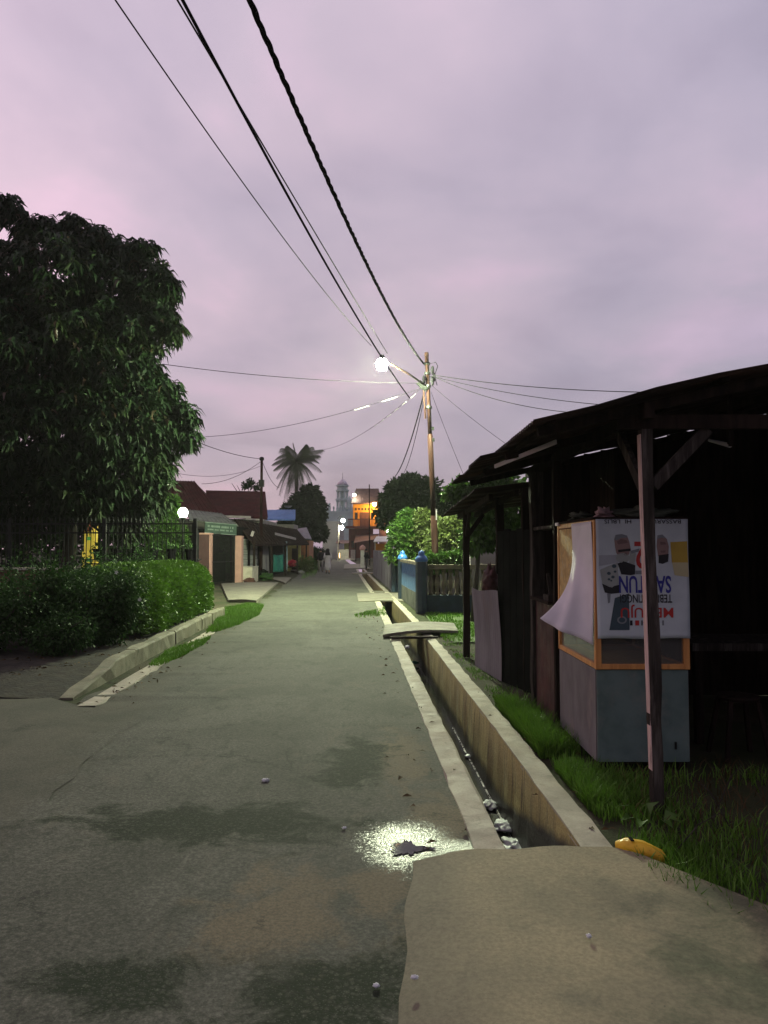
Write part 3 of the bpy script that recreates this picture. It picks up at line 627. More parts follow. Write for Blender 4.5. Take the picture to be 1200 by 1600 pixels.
wobble_post((4.1, 4.53, 0), (4.1, 4.53, 2.95), .09, 'post', M['wood_dark'], st, 6, 4)
wobble_post((4.1, 8.0, 0), (4.1, 8.0, 2.95), .09, 'post', M['wood_dark'], st, 6, 5)
MB().beam((1.40, 4.53, 2.315), (4.3, 4.53, 2.315), .06, .085).build('front_beam', M['wood_dark'], st)
MB().beam((1.56, 4.40, 2.365), (1.56, 8.15, 2.365), .06, .09).build('side_beam', M['wood_dark'], st)
MB().beam((1.62, 4.535, 1.93), (1.955, 4.535, 2.275), .035, .07).build('brace', M['wood_grey'], st)
MB().beam((1.567, 4.57, 1.93), (1.555, 4.98, 2.33), .035, .07).build('brace', M['wood_grey'], st)
zr = lambda x: 2.30 + .225*(x-.85) + .012*math.sin(x*4)
for y in (4.5, 5.7, 6.9, 8.05):
    MB().beam((.92, y, zr(.92)-.055), (4.3, y, zr(4.3)-.055), .045, .06).build('rafter', M['wood_dark'], st)
for x in (.98, 2.0, 3.1, 4.2):
    MB().beam((x, 4.38, zr(x)-.022), (x, 8.1, zr(x)-.022), .045, .035).build('purlin', M['wood_dark'], st)
rr = random.Random(5)
sheets = [(4.32, 5.14), (5.07, 5.88), (5.82, 6.62), (6.56, 7.38), (7.31, 8.12)]
for i, (y0, y1) in enumerate(sheets):
    x0 = .85 + rr.uniform(-.05, .05) - (.03*i); dz = rr.uniform(-.008, .008); dr = rr.uniform(-.012, .012)
    def fn(u, v, y0=y0, y1=y1, x0=x0, dz=dz, dr=dr, i=i):
        y = y0 + (y1-y0)*u; x = x0 + (4.45-x0)*v
        z = zr(x) + .012*math.cos(2*math.pi*(y-y0)/.076) + dz + dr*(u-.5) + .006*(i % 2)
        z += -.025*max(0, 1-v*6)*(1 if i > 2 else .4) + .008*math.sin(5*x+i)
        return (x, y, z)
    MB().grid(fn, 66, 10).build('roof_sheet', M['rust_roof'], st, solid=.003)
MB().beam((.90, 6.1, 2.22), (1.18, 5.15, 2.285), .012, .03).build('batten', M['sheet'], st)  # white strip added for the sky showing through a roof gap
# dark walls inside the stall: separate boards
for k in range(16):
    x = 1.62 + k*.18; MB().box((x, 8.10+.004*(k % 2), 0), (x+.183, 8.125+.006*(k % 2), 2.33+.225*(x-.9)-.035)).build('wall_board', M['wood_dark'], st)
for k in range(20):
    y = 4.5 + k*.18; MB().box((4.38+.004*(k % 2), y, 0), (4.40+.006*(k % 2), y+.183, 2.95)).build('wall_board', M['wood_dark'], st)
# low dull red side wall between the cabinet and the thick post
for k in range(5):
    y = 6.72 + k*.155; MB().box((1.50, y, .02), (1.53, y+.150, 1.06)).build('low_wall_board', M['red_board'], st)
MB().box((1.44, 6.66, 1.061), (1.60, 7.49, 1.09)).build('wall_cap', M['wood_dark'], st)
MB().box((1.48, 6.66, 1.735), (1.62, 7.49, 1.765)).build('shelf', M['wood_grey'], st)
# the dark screen behind the shelf that closes the side
for k in range(4):
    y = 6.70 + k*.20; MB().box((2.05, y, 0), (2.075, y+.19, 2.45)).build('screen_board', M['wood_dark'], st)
t = thing('fluorescent_tube', 'short pale strip standing in for a sky gap under the stall roof right of the brace', 'lamp', (2.35, 5.2, 2.27))  # pale strip added in place of a roof gap bright with sky
a = at(1108, 688, 5.2); b_ = at(1141, 696, 4.95)
MB().tube([a, a.lerp(b_, .5), b_], [.010, .013, .016], 8).build('tube', M['sheet'], t); MB().box((b_.x-.014, b_.y-.014, b_.z-.006), (b_.x+.014, b_.y+.014, 2.58)).build('bracket', M['wood_dark'], t)
t = thing('wooden_mallet', 'small reddish wooden offcut standing on the low stall wall', 'offcut', (1.53, 6.9, 1.09))
MB().box((1.46, 6.74, 1.091), (1.56, 6.95, 1.14)).build('base', M['wood_grey'], t); MB().beam((1.50, 6.82, 1.14), (1.485, 6.86, 1.33), .03, .03, (0, 1, 0)).build('stick', M['wood_grey'], t)

# table and chair in the dark
t = thing('wooden_table', 'rough wooden table in the dark inside of the stall', 'table', (3.05, 6.4, 0))
MB().box((2.45, 6.05, .74), (3.75, 6.75, .80)).build('tabletop', M['wood_grey'], t)
for x, y in ((2.52, 6.12), (3.68, 6.12), (2.52, 6.68), (3.68, 6.68)): MB().box((x-.03, y-.03, 0), (x+.03, y+.03, .76)).build('leg', M['wood_dark'], t)
MB().beam((3.2, 6.12, .75), (3.65, 6.12, .48), .025, .05).build('brace', M['wood_dark'], t)
t = thing('plastic_stool', 'dark round stool under the table inside the stall', 'stool', (2.65, 5.75, 0))
MB().lathe([(.15, .43), (.16, .45), (.15, .46), (.0, .465)], (2.65, 5.72, 0), 14).build('seat', M['wood_dark'], t)
for sx in (-1, 1):
    for sy in (-1, 1): MB().beam((2.65+sx*.10, 5.72+sy*.10, .43), (2.65+sx*.16, 5.72+sy*.16, 0), .03, .03).build('leg', M['wood_dark'], t)

# ------------------------------------------------------------------ display cabinet
cx0, cx1, cy0, cy1 = 1.49, 2.155, 5.36, 6.50
cb = thing('display_cabinet', 'food display cabinet with orange wooden glass case on painted board base', 'cabinet', (1.8, 5.9, 0))
zb, zt = .70, 1.76
MB().box((cx0+.012, cy0+.015, .06), (cx1-.012, cy0+.03, zb)).build('front_panel', M['teal_board'], cb)
MB().box((cx0+.004, cy0+.03, .06), (cx0+.02, cy1-.02, zb)).build('side_panel', M['grey_board'], cb)
MB().box((cx1-.02, cy0+.03, .06), (cx1-.004, cy1-.02, zb)).build('side_panel', M['grey_board'], cb)
MB().box((cx0+.02, cy1-.035, .06), (cx1-.02, cy1-.02, zb)).build('back_panel', M['grey_board'], cb)
for x, y in ((cx0+.05, cy0+.06), (cx1-.05, cy0+.06), (cx0+.05, cy1-.06), (cx1-.05, cy1-.06)): MB().box((x-.028, y-.028, 0), (x+.028, y+.028, .3)).build('leg', M['wood_dark'], cb)
fr = .042
for x, y in ((cx0, cy0), (cx1-fr, cy0), (cx0, cy1-fr), (cx1-fr, cy1-fr)): MB().box((x, y, zb+.003), (x+fr, y+fr, zt)).build('corner_post', M['wood_orange'], cb, bevel=.004)
for z in (zb, zt-fr):
    MB().box((cx0+fr, cy0+.002, z+.004), (cx1-fr, cy0+fr-.002, z+fr)).build('rail', M['wood_orange'], cb, bevel=.003)
    MB().box((cx0+fr, cy1-fr+.002, z+.004), (cx1-fr, cy1-.002, z+fr)).build('rail', M['wood_orange'], cb, bevel=.003)
    for x in (cx0, cx1-fr): MB().box((x+.002, cy0+fr, z+.004), (x+fr-.002, cy1-fr, z+fr)).build('rail', M['wood_orange'], cb, bevel=.003)
MB().box((cx0-.01, cy0-.01, zt+.002), (cx1+.01, cy1+.01, zt+.018)).build('top_board', M['wood_dark'], cb)
MB().box((cx0+fr, cy0+fr, zb+.005), (cx1-fr, cy1-fr, zb+.03)).build('case_floor', M['tan_card'], cb)
MB().box((cx0+fr, cy0+.10, 1.20), (cx1-fr, cy1-.10, 1.215)).build('glass_shelf', M['glass'], cb)
MB().box((cx0+fr-.004, cy0+.018, zb+fr-.004), (cx1-fr+.004, cy0+.022, zt-fr+.004)).build('pane', M['glass'], cb)
MB().box((cx0+.018, cy0+fr-.004, zb+fr-.004), (cx0+.022, cy1-fr+.004, zt-fr+.004)).build('pane', M['glass'], cb)
MB().box((cx1-.022, cy0+fr-.004, zb+fr-.004), (cx1-.018, cy1-fr+.004, zt-fr+.004)).build('pane', M['wood_dark'], cb)
MB().box((cx0+fr, cy1-.022, zb+fr), (cx1-fr, cy1-.018, zt-fr)).build('pane', M['wood_dark'], cb)
MB().box((cx0+.006, 5.74, 1.06), (cx0+.015, cy1-fr-.003, zt-fr-.003)).build('card_panel', M['tan_card'], cb)
MB().box((cx0-.02, cy1-.11, zt-.012), (cx0-.002, cy1-.01, zt+.014)).build('white_tag', M['sheet'], cb)
MB().box((2.04, 5.359, .15), (2.05, 5.372, .2)).build('hinge', M['iron'], cb)

# loose white sheet hanging from the cabinet's side
def sheetfn(u, v):
    top = Vector((cx0-.008, 5.97 + (5.40-5.97)*u, zt-.012))
    bl = Vector((1.150, 5.56, 1.045)); br = Vector((cx0-.02, 5.375, .872))
    bot = bl.lerp(br, u)
    s = v**1.25
    p = top.lerp(bot, v); free = (1-u)
    p.x = top.x + (bot.x-top.x)*(v**(3.2-1.2*u)) - .012*math.sin(v*3.1)*free*2 - .018*math.sin(u*math.pi*1.5)*v
    p.y = top.y + (bot.y-top.y)*v + .10*free*math.sin(v*math.pi)*0 - .05*math.exp(-((u-.35-.15*v)/.12)**2)*v*.5; p.x -= .035*math.exp(-((u-.35-.15*v)/.13)**2)*v
    p.x += .010*math.sin(u*7+v*4)*v; p.y += .012*math.sin(v*6+u*3)*free*v
    return p
o = MB().grid(sheetfn, 20, 26).build('loose_sheet', M['sheet'], loc=(cx0, 5.8, .9), smooth=True, solid=.0015)
tag(o, 'blank white vinyl sheet peeling off the left side of the display cabinet', 'sheet')

# the upside down poster on the cabinet's front
PX0, PX1, PZ1, PZ0 = at(931, 812, cy0-.02).x, at(1075, 812, cy0-.02).x, at(1000, 811, cy0-.02).z, at(1000, 998, cy0-.02).z
def wav(x, z):
    u = (x-PX0)/(PX1-PX0); v = (PZ1-z)/(PZ1-PZ0)
    return cy0 - .012 - .012*v*(.5+.5*math.sin(u*6+1)) - .006*math.sin(v*9+u*2)*.5 - .02*max(0, v-.8)*(1-u)
ps = thing('poster', 'crumpled white campaign poster hung upside down on the cabinet front', 'poster', (1.82, cy0-.012, .95))
MB().grid(lambda u, v: (PX0+(PX1-PX0)*u, wav(PX0+(PX1-PX0)*u, PZ0+(PZ1-PZ0)*v), PZ0+(PZ1-PZ0)*v + .004*math.sin(u*9)*(1-v)), 24, 30).build('sheet', M['poster'], ps, smooth=True, solid=.0008)
def up(x, y):   # position on the poster as seen, in the 1200 px wide close view
    u = (x-50)/1040.0; v = (y-80)/1315.0
    return PX0+(PX1-PX0)*u, PZ1-(PZ1-PZ0)*v
lay = [0]
def conform(vs, k): return [(x, wav(x, z) - .0016 - .0006*k, z) for x, z in vs]
def printed(pts, m, name, k=1, grid=True):
    # densify the outline so that it follows the waves of the sheet
    q = [up(*p) for p in pts]; cx = sum(p[0] for p in q)/len(q); cz = sum(p[1] for p in q)/len(q)
    ring = []
    for i in range(len(q)):
        a, b = q[i], q[(i+1) % len(q)]; n = max(1, int(math.hypot(a[0]-b[0], a[1]-b[1])/.03))
        for j in range(n): ring.append((a[0]+(b[0]-a[0])*j/n, a[1]+(b[1]-a[1])*j/n))
    vs = [(cx, cz)]; n = len(ring)
    rings = (.34, .67, 1.0)
    for r in rings: vs += [(cx+(x-cx)*r, cz+(z-cz)*r) for x, z in ring]
    fs = [(0, 1+(i+1) % n, 1+i) for i in range(n)]
    for j in range(2): fs += [(1+j*n+i, 1+j*n+(i+1) % n, 1+(j+1)*n+(i+1) % n, 1+(j+1)*n+i) for i in range(n)]
    return MB().add(conform(vs, k), fs).build(name, M[m], ps)
def ell(cx, cy, rx, ry, n=18, rot=0): return [(cx+rx*math.cos(t)*math.cos(rot)-ry*math.sin(t)*math.sin(rot), cy+rx*math.cos(t)*math.sin(rot)+ry*math.sin(t)*math.cos(rot)) for t in [2*math.pi*k/n for k in range(n)]]
def lettering(txt, x0, x1, y0, y1, m, name='lettering', k=2, bold=.03, gaps=0):
    """text turned upside down, fitted to a box given as seen on the poster"""
    cu = bpy.data.curves.new('lettering_curve', 'FONT'); cu.body = txt; cu.offset = bold; cu.resolution_u = 3
    tmp = bpy.data.objects.new('lettering_tmp', cu); COL.objects.link(tmp); bpy.context.view_layer.update()
    me = bpy.data.meshes.new_from_object(tmp.evaluated_get(bpy.context.evaluated_depsgraph_get()))
    co = [v.co.copy() for v in me.vertices]; fs = [tuple(p.vertices) for p in me.polygons]
    bpy.data.objects.remove(tmp); bpy.data.curves.remove(cu); bpy.data.meshes.remove(me)
    ax = min(c.x for c in co); bx = max(c.x for c in co); ay = min(c.y for c in co); by = max(c.y for c in co)
    vs = []
    for c in co:
        u = (c.x-ax)/(bx-ax); v = (c.y-ay)/(by-ay)
        vs.append(up(x1-(x1-x0)*u, y0+(y1-y0)*v))       # turned by 180 degrees
    return MB().add(conform(vs, k), fs).build(name, M[m], ps)
printed([(890, 335), (1080, 325), (1085, 560), (905, 560)], 'p_yellow', 'printed_panel', 0)
printed([(905, 560), (1085, 560), (1085, 720), (930, 700)], 'print_yellow_pale', 'printed_panel', 0)
printed([(80, 480), (300, 475), (300, 560), (80, 600)], 'p_pale', 'printed_panel', 0)
printed([(250, 950), (410, 900), (410, 1300), (180, 1300)], 'p_teal', 'printed_figure', 1)
printed([(110, 790), (200, 830), (320, 800), (300, 895), (205, 905), (140, 890)], 'p_black', 'printed_figure', 1)
printed([(165, 900), (205, 900), (195, 1000), (172, 1010)], 'p_grey', 'printed_figure', 1)
printed([(90, 640), (180, 600), (290, 560), (300, 800), (220, 835), (115, 790)], 'p_shirt', 'printed_figure', 1)
for x, y, r in ((190, 680, 22), (235, 720, 20), (190, 745, 16), (250, 600, 26), (260, 660, 16), (215, 760, 12)): printed(ell(x, y, r, r*.8, 10), 'p_teal', 'printed_flower', 2)
printed([(290, 570), (360, 545), (490, 590), (485, 690), (440, 700), (330, 690)], 'p_black', 'printed_figure', 2)
printed([(255,300),(270,255),(340,245),(400,262),(425,330),(438,400),(420,470),(380,520),(310,510),(275,450),(262,380)], 'p_skin', 'printed_figure', 1); printed([(255,300),(270,255),(340,245),(400,262),(405,285),(330,290),(275,320)], 'p_grey', 'printed_figure', 2)
printed(ell(350, 510, 80, 55), 'p_shirt', 'printed_figure', 2)
printed([(285,330),(330,300),(395,315),(410,345),(350,352),(300,360)], 'p_shade', 'printed_figure', 2); printed([(330,455),(395,450),(400,480),(350,490)], 'p_shade', 'printed_figure', 2); printed([(770,330),(830,335),(845,360),(780,365)], 'p_shade', 'printed_figure', 2); printed([(775,430),(835,425),(830,450),(785,452)], 'p_shade', 'printed_figure', 2)
printed([(295, 420), (440, 405), (440, 432), (300, 448)], 'p_black', 'printed_figure', 2)
printed([(440, 430), (540, 405), (530, 440), (450, 462)], 'p_grey', 'printed_figure', 2)
printed([(430, 430), (500, 460), (480, 600), (420, 580)], 'p_shirt', 'printed_figure', 1)
printed([(745,260),(800,250),(850,300),(872,380),(865,470),(820,500),(750,490),(735,380)], 'p_skin', 'printed_figure', 1); printed([(745,260),(800,250),(845,295),(790,285),(745,300)], 'p_grey', 'printed_figure', 2)
printed([(755, 480), (870, 465), (860, 550), (800, 575), (755, 565)], 'p_black', 'printed_figure', 2)
printed(ell(325, 1190, 55, 42), 'p_grey', 'printed_badge', 2); printed(ell(325, 1190, 36, 27), 'p_teal', 'printed_badge', 3)
printed([(490, 650), (650, 645), (650, 685), (490, 690)], 'p_grey', 'printed_panel', 1)
lettering('2', 482, 645, 330, 632, 'p_red', bold=.012)
lettering('SANTUN', 302, 888, 705, 897, 'p_blue', bold=.02)
lettering('TEBING TINGGI', 310, 895, 910, 1002, 'p_black', bold=.012)
lettering('MENUJU', 312, 905, 1022, 1165, 'p_red', bold=.012)
lettering('BASSARU   N    HI  LBLIS', 148, 1012, 84, 130, 'p_black', bold=.008)
for x0, x1, m in ((415, 445, 'p_black'), (475, 520, 'p_red'), (545, 560, 'p_black'), (780, 800, 'p_grey')): printed([(x0, 1195), (x1, 1195), (x1, 1250), (x0, 1250)], m, 'printed_mark', 1)
printed([(565, 1215), (640, 1215), (640, 1225), (565, 1225)], 'p_red', 'printed_mark', 1)
# rags on top of the cabinet
lump('folded_cloth', (1.93, 5.62, zt+.055), .10, M['rag_green'], 'dull green rag heap lying on top of the cabinet', 'cloth', 81, (2.0, 1.5, .45), 12, sharp=.5)
lump('folded_cloth', (1.63, 5.60, zt+.05), .055, M['rag_pink'], 'small pinkish rag on top of the cabinet beside the green heap', 'cloth', 82, (1.1, 1.2, .7), 10, sharp=.6)
lump('folded_cloth', (1.60, 6.15, zt+.05), .07, M['rag_green'], 'dark rag on the back of the cabinet top', 'cloth', 83, (1.2, 1.2, .5), 10, sharp=.6)

# ------------------------------------------------------------------ lower neighbouring stall
s2 = thing('food_stall', 'smaller closed dark stall with a low thin roof behind the first', 'stall', (1.7, 9.8, 0))
zr2 = lambda x, y: 2.20 + .13*(x-1.0) - .028*(y-8.25)
for i, (y0, y1) in enumerate([(8.26, 9.08), (9.02, 9.84), (9.78, 10.6), (10.54, 11.36), (11.3, 12.1)]):
    def fn(u, v, y0=y0, y1=y1, i=i):
        y = y0+(y1-y0)*u; x = .99 - .012*i + 2.6*v
        return (x, y, zr2(x, y) + .011*math.cos(2*math.pi*(y-y0)/.076) + .005*(i % 2))
    MB().grid(fn, 44, 5).build('roof_sheet', M['rust_roof'], s2, solid=.003)
wobble_post((1.19, 10.95, 0), (1.19, 10.95, 2.10), .095, 'post', M['wood_dark'], s2, 7, 21)
wobble_post((1.46, 9.55, 0), (1.46, 9.55, 2.20), .10, 'post', M['wood_dark'], s2, 7, 22)
wobble_post((1.56, 8.30, 0), (1.56, 8.30, 2.22), .09, 'post', M['wood_dark'], s2, 7, 23)
MB().beam((1.20, 10.95, 1.72), (1.44, 10.95, 2.06), .04, .06).build('brace', M['wood_dark'], s2)
MB().beam((1.19, 10.9, 1.75), (1.19, 10.45, 2.08), .04, .06).build('brace', M['wood_dark'], s2)
MB().beam((1.19, 8.4, 2.13), (1.19, 12.0, 2.06), .05, .07).build('beam', M['wood_dark'], s2)
MB().beam((1.46, 8.3, 2.17), (1.46, 12.0, 2.09), .05, .07).build('beam', M['wood_dark'], s2)
for k in range(5):
    a = Vector((1.34+.045*k, 8.92-.165*k, 0)); b_ = Vector((1.34+.045*(k+1)-.003, 8.92-.165*(k+1)+.008, 0)); dz = .02*(k % 2)
    MB().add([a+Vector((0,0,.02)), b_+Vector((0,0,.02)), b_+Vector((0,0,1.76+dz)), a+Vector((0,0,1.76+dz)), a+Vector((.02,.005,.02)), b_+Vector((.02,.005,.02)), b_+Vector((.02,.005,1.76+dz)), a+Vector((.02,.005,1.76+dz))],
             [(0,1,2,3),(7,6,5,4),(0,4,5,1),(1,5,6,2),(2,6,7,3),(3,7,4,0)]).build('dark_board', M['darkpanel'], s2)
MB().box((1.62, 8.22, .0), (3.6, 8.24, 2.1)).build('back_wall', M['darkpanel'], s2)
def zs(u, v):
    p = Vector((1.185, 9.95, 0)).lerp(Vector((1.345, 8.78, 0)), u); z = .03 + (1.02 - .02*math.sin(u*5))*v
    return (p.x + .007*math.cos(u*2*math.pi*14) - .03*v + .012*math.sin(v*4), p.y, z)
MB().grid(zs, 84, 6).build('zinc_sheet', M['zinc'], s2, solid=.003)
lump('brown_sack', (1.33, 9.45, 1.16), .14, M['red_board'], None, None, 91, (.7, 1.2, 1.1), parent=s2, sharp=.5)

# ------------------------------------------------------------------ fence with blue posts on the right
def blue_post(name, label, x, y, h, body, cap, group='blue capped fence posts'):
    t = thing(name, label, 'fence post', (x, y, 0), group)
    w = .145
    MB().lathe([(w, 0), (w, h-.30), (w*.97, h-.28)], (x, y, 0), 8).build('shaft', M[body], t)
    MB().lathe([(w*.97, h-.279), (w*1.06, h-.27), (w*1.08, h-.22), (w*.85, h-.15), (w*.5, h-.11), (w*.55, h-.08), (w*.42, h-.03), (w*.1, h), (.001, h+.01)], (x, y, 0), 12).build('cap', M[cap], t, smooth=True)
    return t
blue_post('fence_post', 'nearest dark blue fence post at the corner of the balustrade', .91, 18.4, 1.52, 'darkblue', 'fenceblue')
blue_post('fence_post', 'middle blue capped post where the painted wall panel ends', .575, 23.5, 1.50, 'darkblue', 'capblue')
blue_post('fence_post', 'farthest blue capped post at the end of the streaked grey wall', .39, 27.6, 1.50, 'darkblue', 'capblue')
t = thing('painted_wall', 'low roadside wall panel painted in blue bands between two blue posts', 'wall', (.75, 20.9, 0))
a, b_ = Vector((.89, 18.56, 0)), Vector((.60, 23.34, 0))
for nm, z0, z1, m, w in (('lower_band', 0, .46, 'greygreen', .12), ('middle_band', .46, .83, 'paleblue', .115), ('upper_band', .83, 1.16, 'fenceblue', .11), ('coping', 1.16, 1.24, 'baluster', .22)):
    MB().beam(a+Vector((0,0,(z0+z1)/2)), b_+Vector((0,0,(z0+z1)/2)), w, z1-z0-.002).build(nm, M[m], t)
t = thing('balustrade', 'mossy concrete balustrade with vase balusters facing the lawn', 'balustrade', (3, 18.5, 0))
MB().box((1.05, 18.44, 0), (7.2, 18.60, .43)).build('base_wall', M['darkblue'], t)
MB().box((1.05, 18.40, 1.06), (7.2, 18.64, 1.17)).build('coping', M['baluster'], t)
prof = [(.055, 0), (.055, .05), (.035, .08), (.05, .16), (.068, .26), (.05, .36), (.03, .46), (.045, .53), (.055, .57), (.055, .629)]
bal = MB().lathe(prof, (0, 0, 0), 9).build('baluster', M['baluster'], None, smooth=True)
for k in range(38):
    o = bal if k == 0 else bal.copy()
    if k: COL.objects.link(o)
    o.parent = t; o.location = (1.14 + .16*k - 3, 18.52-18.5, .4305); o.rotation_euler = (0, 0, k*1.3)
t = thing('concrete_post', 'plain grey concrete post standing behind the balustrade', 'post', (2.25, 18.95, 0))
MB().box((2.16, 18.9, 0), (2.36, 19.1, 1.72)).build('shaft', M['greypost'], t, bevel=.01)
MB().lathe([(.02, 1.7), (.02, 1.86)], (2.2, 19.0, 0), 6).build('bar', M['iron'], t)

t = thing('grey_wall', 'long streaked bare grey wall along the right of the road', 'wall', (-.2, 36, 0))
for i, (y0, y1) in enumerate([(27.85, 31.4), (31.42, 35.4), (35.42, 40), (40.02, 46)]):
    x0, x1 = .37 - (y0-27.6)*.052, .37 - (y1-27.6)*.052
    MB().beam((x0, y0, .735), (x1, y1, .735), .14, 1.47+.03*(i % 2)).build('wall_section', M['weatherwall'], t)

# ------------------------------------------------------------------ poles
def pole(name, label, p, q, r0, r1, secs):
    t = thing(name, label, 'pole', p, None); p = Vector(p); q = Vector(q)
    for i in range(secs):
        a, b_ = p.lerp(q, i/secs), p.lerp(q, (i+1)/secs); r = r0 + (r1-r0)*i/(secs-1)
        MB().tube([a, b_], [r, r*.96], 12).build('pole_section', M['pole'], t, smooth=True)
        if i: MB().tube([a-Vector((0,0,.05)), a+Vector((0,0,.05))], [r*1.18, r*1.1], 12).build('collar', M['pole'], t, smooth=True)
    return t
PB, PT = Vector((1.63, 23.2, 0)), Vector((1.31, 23.0, 7.55))
pl = pole('utility_pole', 'tall rusty steel utility pole carrying the bright street lamp', PB, PT, .105, .062, 3)
MB().tube([PT-Vector((0,0,.05)), PT+Vector((0,0,.05))], [.075, .06], 10).build('pole_cap', M['pole'], pl)
on = lambda z: PB.lerp(PT, z/7.55)
for z, n in ((7.25, 'band'), (6.95, 'band'), (6.55, 'band'), (5.9, 'band')): c_ = on(z); MB().tube([c_-Vector((0,0,.04)), c_+Vector((0,0,.04))], [.095, .095], 12).build(n, M['iron'], pl)
for z, dx, dy in ((7.05, .16, -.05), (6.85, .20, .02), (6.70, .14, -.08), (6.75, -.12, -.1)):
    c_ = on(z); MB().tube([c_, c_+Vector((dx, dy, 0))], [.018, .018], 6).build('bracket', M['iron'], pl)
    MB().lathe([(.02, -.14), (.045, -.11), (.05, 0), (.045, .08), (.02, .12)], tuple(c_+Vector((dx, dy, 0))), 8).build('insulator', M['black'], pl, smooth=True)
c_ = on(7.0)
MB().tube([c_+Vector((.05,0,.25)), c_+Vector((.26,0,.30)), c_+Vector((.32,0,.18)), c_+Vector((.22,0,-.12)), c_+Vector((.30,0,-.42))], .014, 6).build('wire_loop', M['black'], pl)
MB().tube([on(6.5)+Vector((-.14,-.06,0)), on(5.55)+Vector((-.12,-.06,0))], [.03, .03], 8).build('conduit', M['pole'], pl)
MB().beam(on(6.55)+Vector((-.30,-.1,.12)), on(6.55)+Vector((-.05,-.05,-.12)), .09, .16).build('junction_box', M['iron'], pl)
c_ = on(2.6); MB().box((c_.x+.06, c_.y-.1, c_.z-.16), (c_.x+.10, c_.y+.1, c_.z+.16)).build('number_plate', M['greypost'], pl)
for z in (4.9, 5.25): c_ = on(z); MB().box((c_.x+.05, c_.y-.05, c_.z-.05), (c_.x+.13, c_.y+.05, c_.z+.05)).build('clamp', M['iron'], pl)

LP = at(597, 568, 21.5)
lt = thing('street_lamp', 'glaring white street lamp on a bent arm at the pole top', 'street lamp', on(6.6))
A0 = on(6.55)+Vector((-.05,-.06,0))
MB().tube([A0, A0.lerp(LP, .45)+Vector((0,0,.10)), A0.lerp(LP, .85)+Vector((0,0,.12)), LP+Vector((.02,.03,.17))], [.032, .03, .027, .027], 8).build('arm', M['pole'], lt, smooth=True)
MB().lathe([(.04, .26), (.06, .24), (.10, .165), (.11, .135)], tuple(LP), 14).build('lamp_cap', M['zinc'], lt, smooth=True)
MB().lathe([(.11, -.185), (.12, -.175), (.172, .0)], tuple(LP), 24).build('lamp_globe', M['streetglow'], lt)
MB().lathe([(.02, -.205), (.07, -.20), (.109, -.1855)], tuple(LP), 20).build('lower_glass', M['streetdim'], lt, smooth=True)
MB().lathe([(.1725, .001), (.16, .06), (.12, .115), (.10, .133)], tuple(LP), 20).build('upper_glass', M['streetdim'], lt, smooth=True)

# ------------------------------------------------------------------ cables
def para(A, B, sag, n=40, t0=0.0, t1=1.0):
    out = []
    for i in range(n+1):
        t = t0 + (t1-t0)*i/n; p = Vector(A).lerp(Vector(B), t); p.z -= 4*sag*t*(1-t); out.append(p)
    return out
def cable(label, A, B, sag, r, t1=1.0, m='black', n=40):
    return tag(MB().tube(para(A, B, sag, n, 0, t1), r, 5).build('cable', M[m], None, loc=A, smooth=True), label, 'cable')
A, B = at(662, 568, 23), Vector((-1.198, 6.5, 6.439))
path = para(A, B, .36, 420, 0, 1.5)
tw = thing('twisted_cable', 'thick twisted black cable sweeping from the pole top overhead', 'cable', A)
for k in range(3):
    pts = []; L = 0; rr = random.Random(3)
    for i, p in enumerate(path):
        if i: L += (p-path[i-1]).length
        d = (path[min(i+1, 420)]-path[max(i-1, 0)]).normalized(); s_ = d.cross(Vector((0,0,1))).normalized(); u_ = s_.cross(d)
        th = L*2*math.pi/.62 + k*2*math.pi/3 + .6*math.sin(L*1.7)
        pts.append(p + (s_*math.cos(th)+u_*math.sin(th))*.017)
    MB().tube(pts, .0165 if k else .012, 6).build('strand', M['black'], tw, smooth=True)
cable('black cable of medium thickness passing behind the lit lamp and overhead', at(640, 622, 23), Vector((-1.991, 7.2, 6.966)), .24, .019, 1.5)
cable('thin cable running overhead close beside the medium black cable', at(605, 552, 23), Vector((-2.268, 8, 7.567)), .02, .012, 1.5)
cable('thinnest cable, leftmost of those running overhead', at(580, 540, 23), Vector((-2.949, 8, 7.567)), .22, .010, 1.5)
cable('thin cable from the pole out to the right, upper of the pair', on(6.9)+Vector((.2,0,.0)), at(1030, 613, 19), .12, .012)
cable('thin cable from the pole out to the right, lower of the pair', on(6.85)+Vector((.2,0,.0)), at(935, 632, 20), .10, .010)
cable('thin cable sagging from the pole behind the stall roof', on(6.85)+Vector((.2,0,.0)), at(900, 645, 20), .20, .010)
cable('slender stay wire slanting from the pole down to the right', on(6.6)+Vector((.1,0,0)), at(800, 700, 24), .06, .007)
cable('slender steep stay wire falling right of the pole', on(6.4)+Vector((.08,0,0)), at(727, 748, 25), .05, .007)
cable('long thin cable crossing from the left tree to the lamp pole', on(6.65)+Vector((-.1,0,.0)), at(255, 569, 21.5), .13, .010)
cable('slim black cable from the lamp pole dropping left to the near roofs', on(6.6)+Vector((-.2,0,-.1)), at(285, 684, 30), .35, .009)
cable('slim cable slanting left below the lamp towards the palm', on(6.55)+Vector((-.2,0,-.05)), at(498, 703, 46), .45, .008)
def glint_dashes(A, B, sag, t0, t1, label):  # bright dashes added along a cable in place of lamp glints
    L = 0; pts = []; prev = None; path_ = para(A, B, sag, 260, t0, t1); cur = []; segs = []
    for p in path_:
        if prev is not None: L += (p-prev).length
        prev = p; ph = (L/1.15) % 1.0
        if ph < .52: cur.append(p + Vector((0, 0, -.02)))
        elif cur: segs.append(cur); cur = []
    if len(cur) > 1: segs.append(cur)
    t = thing('cable_glint', label, 'wire wrap', A)
    for s_ in segs:
        if len(s_) > 1: MB().tube(s_, .014, 6).build('wrap_turn', M['glint'], t, smooth=True)  # each piece is a dash standing in for a lamp glint
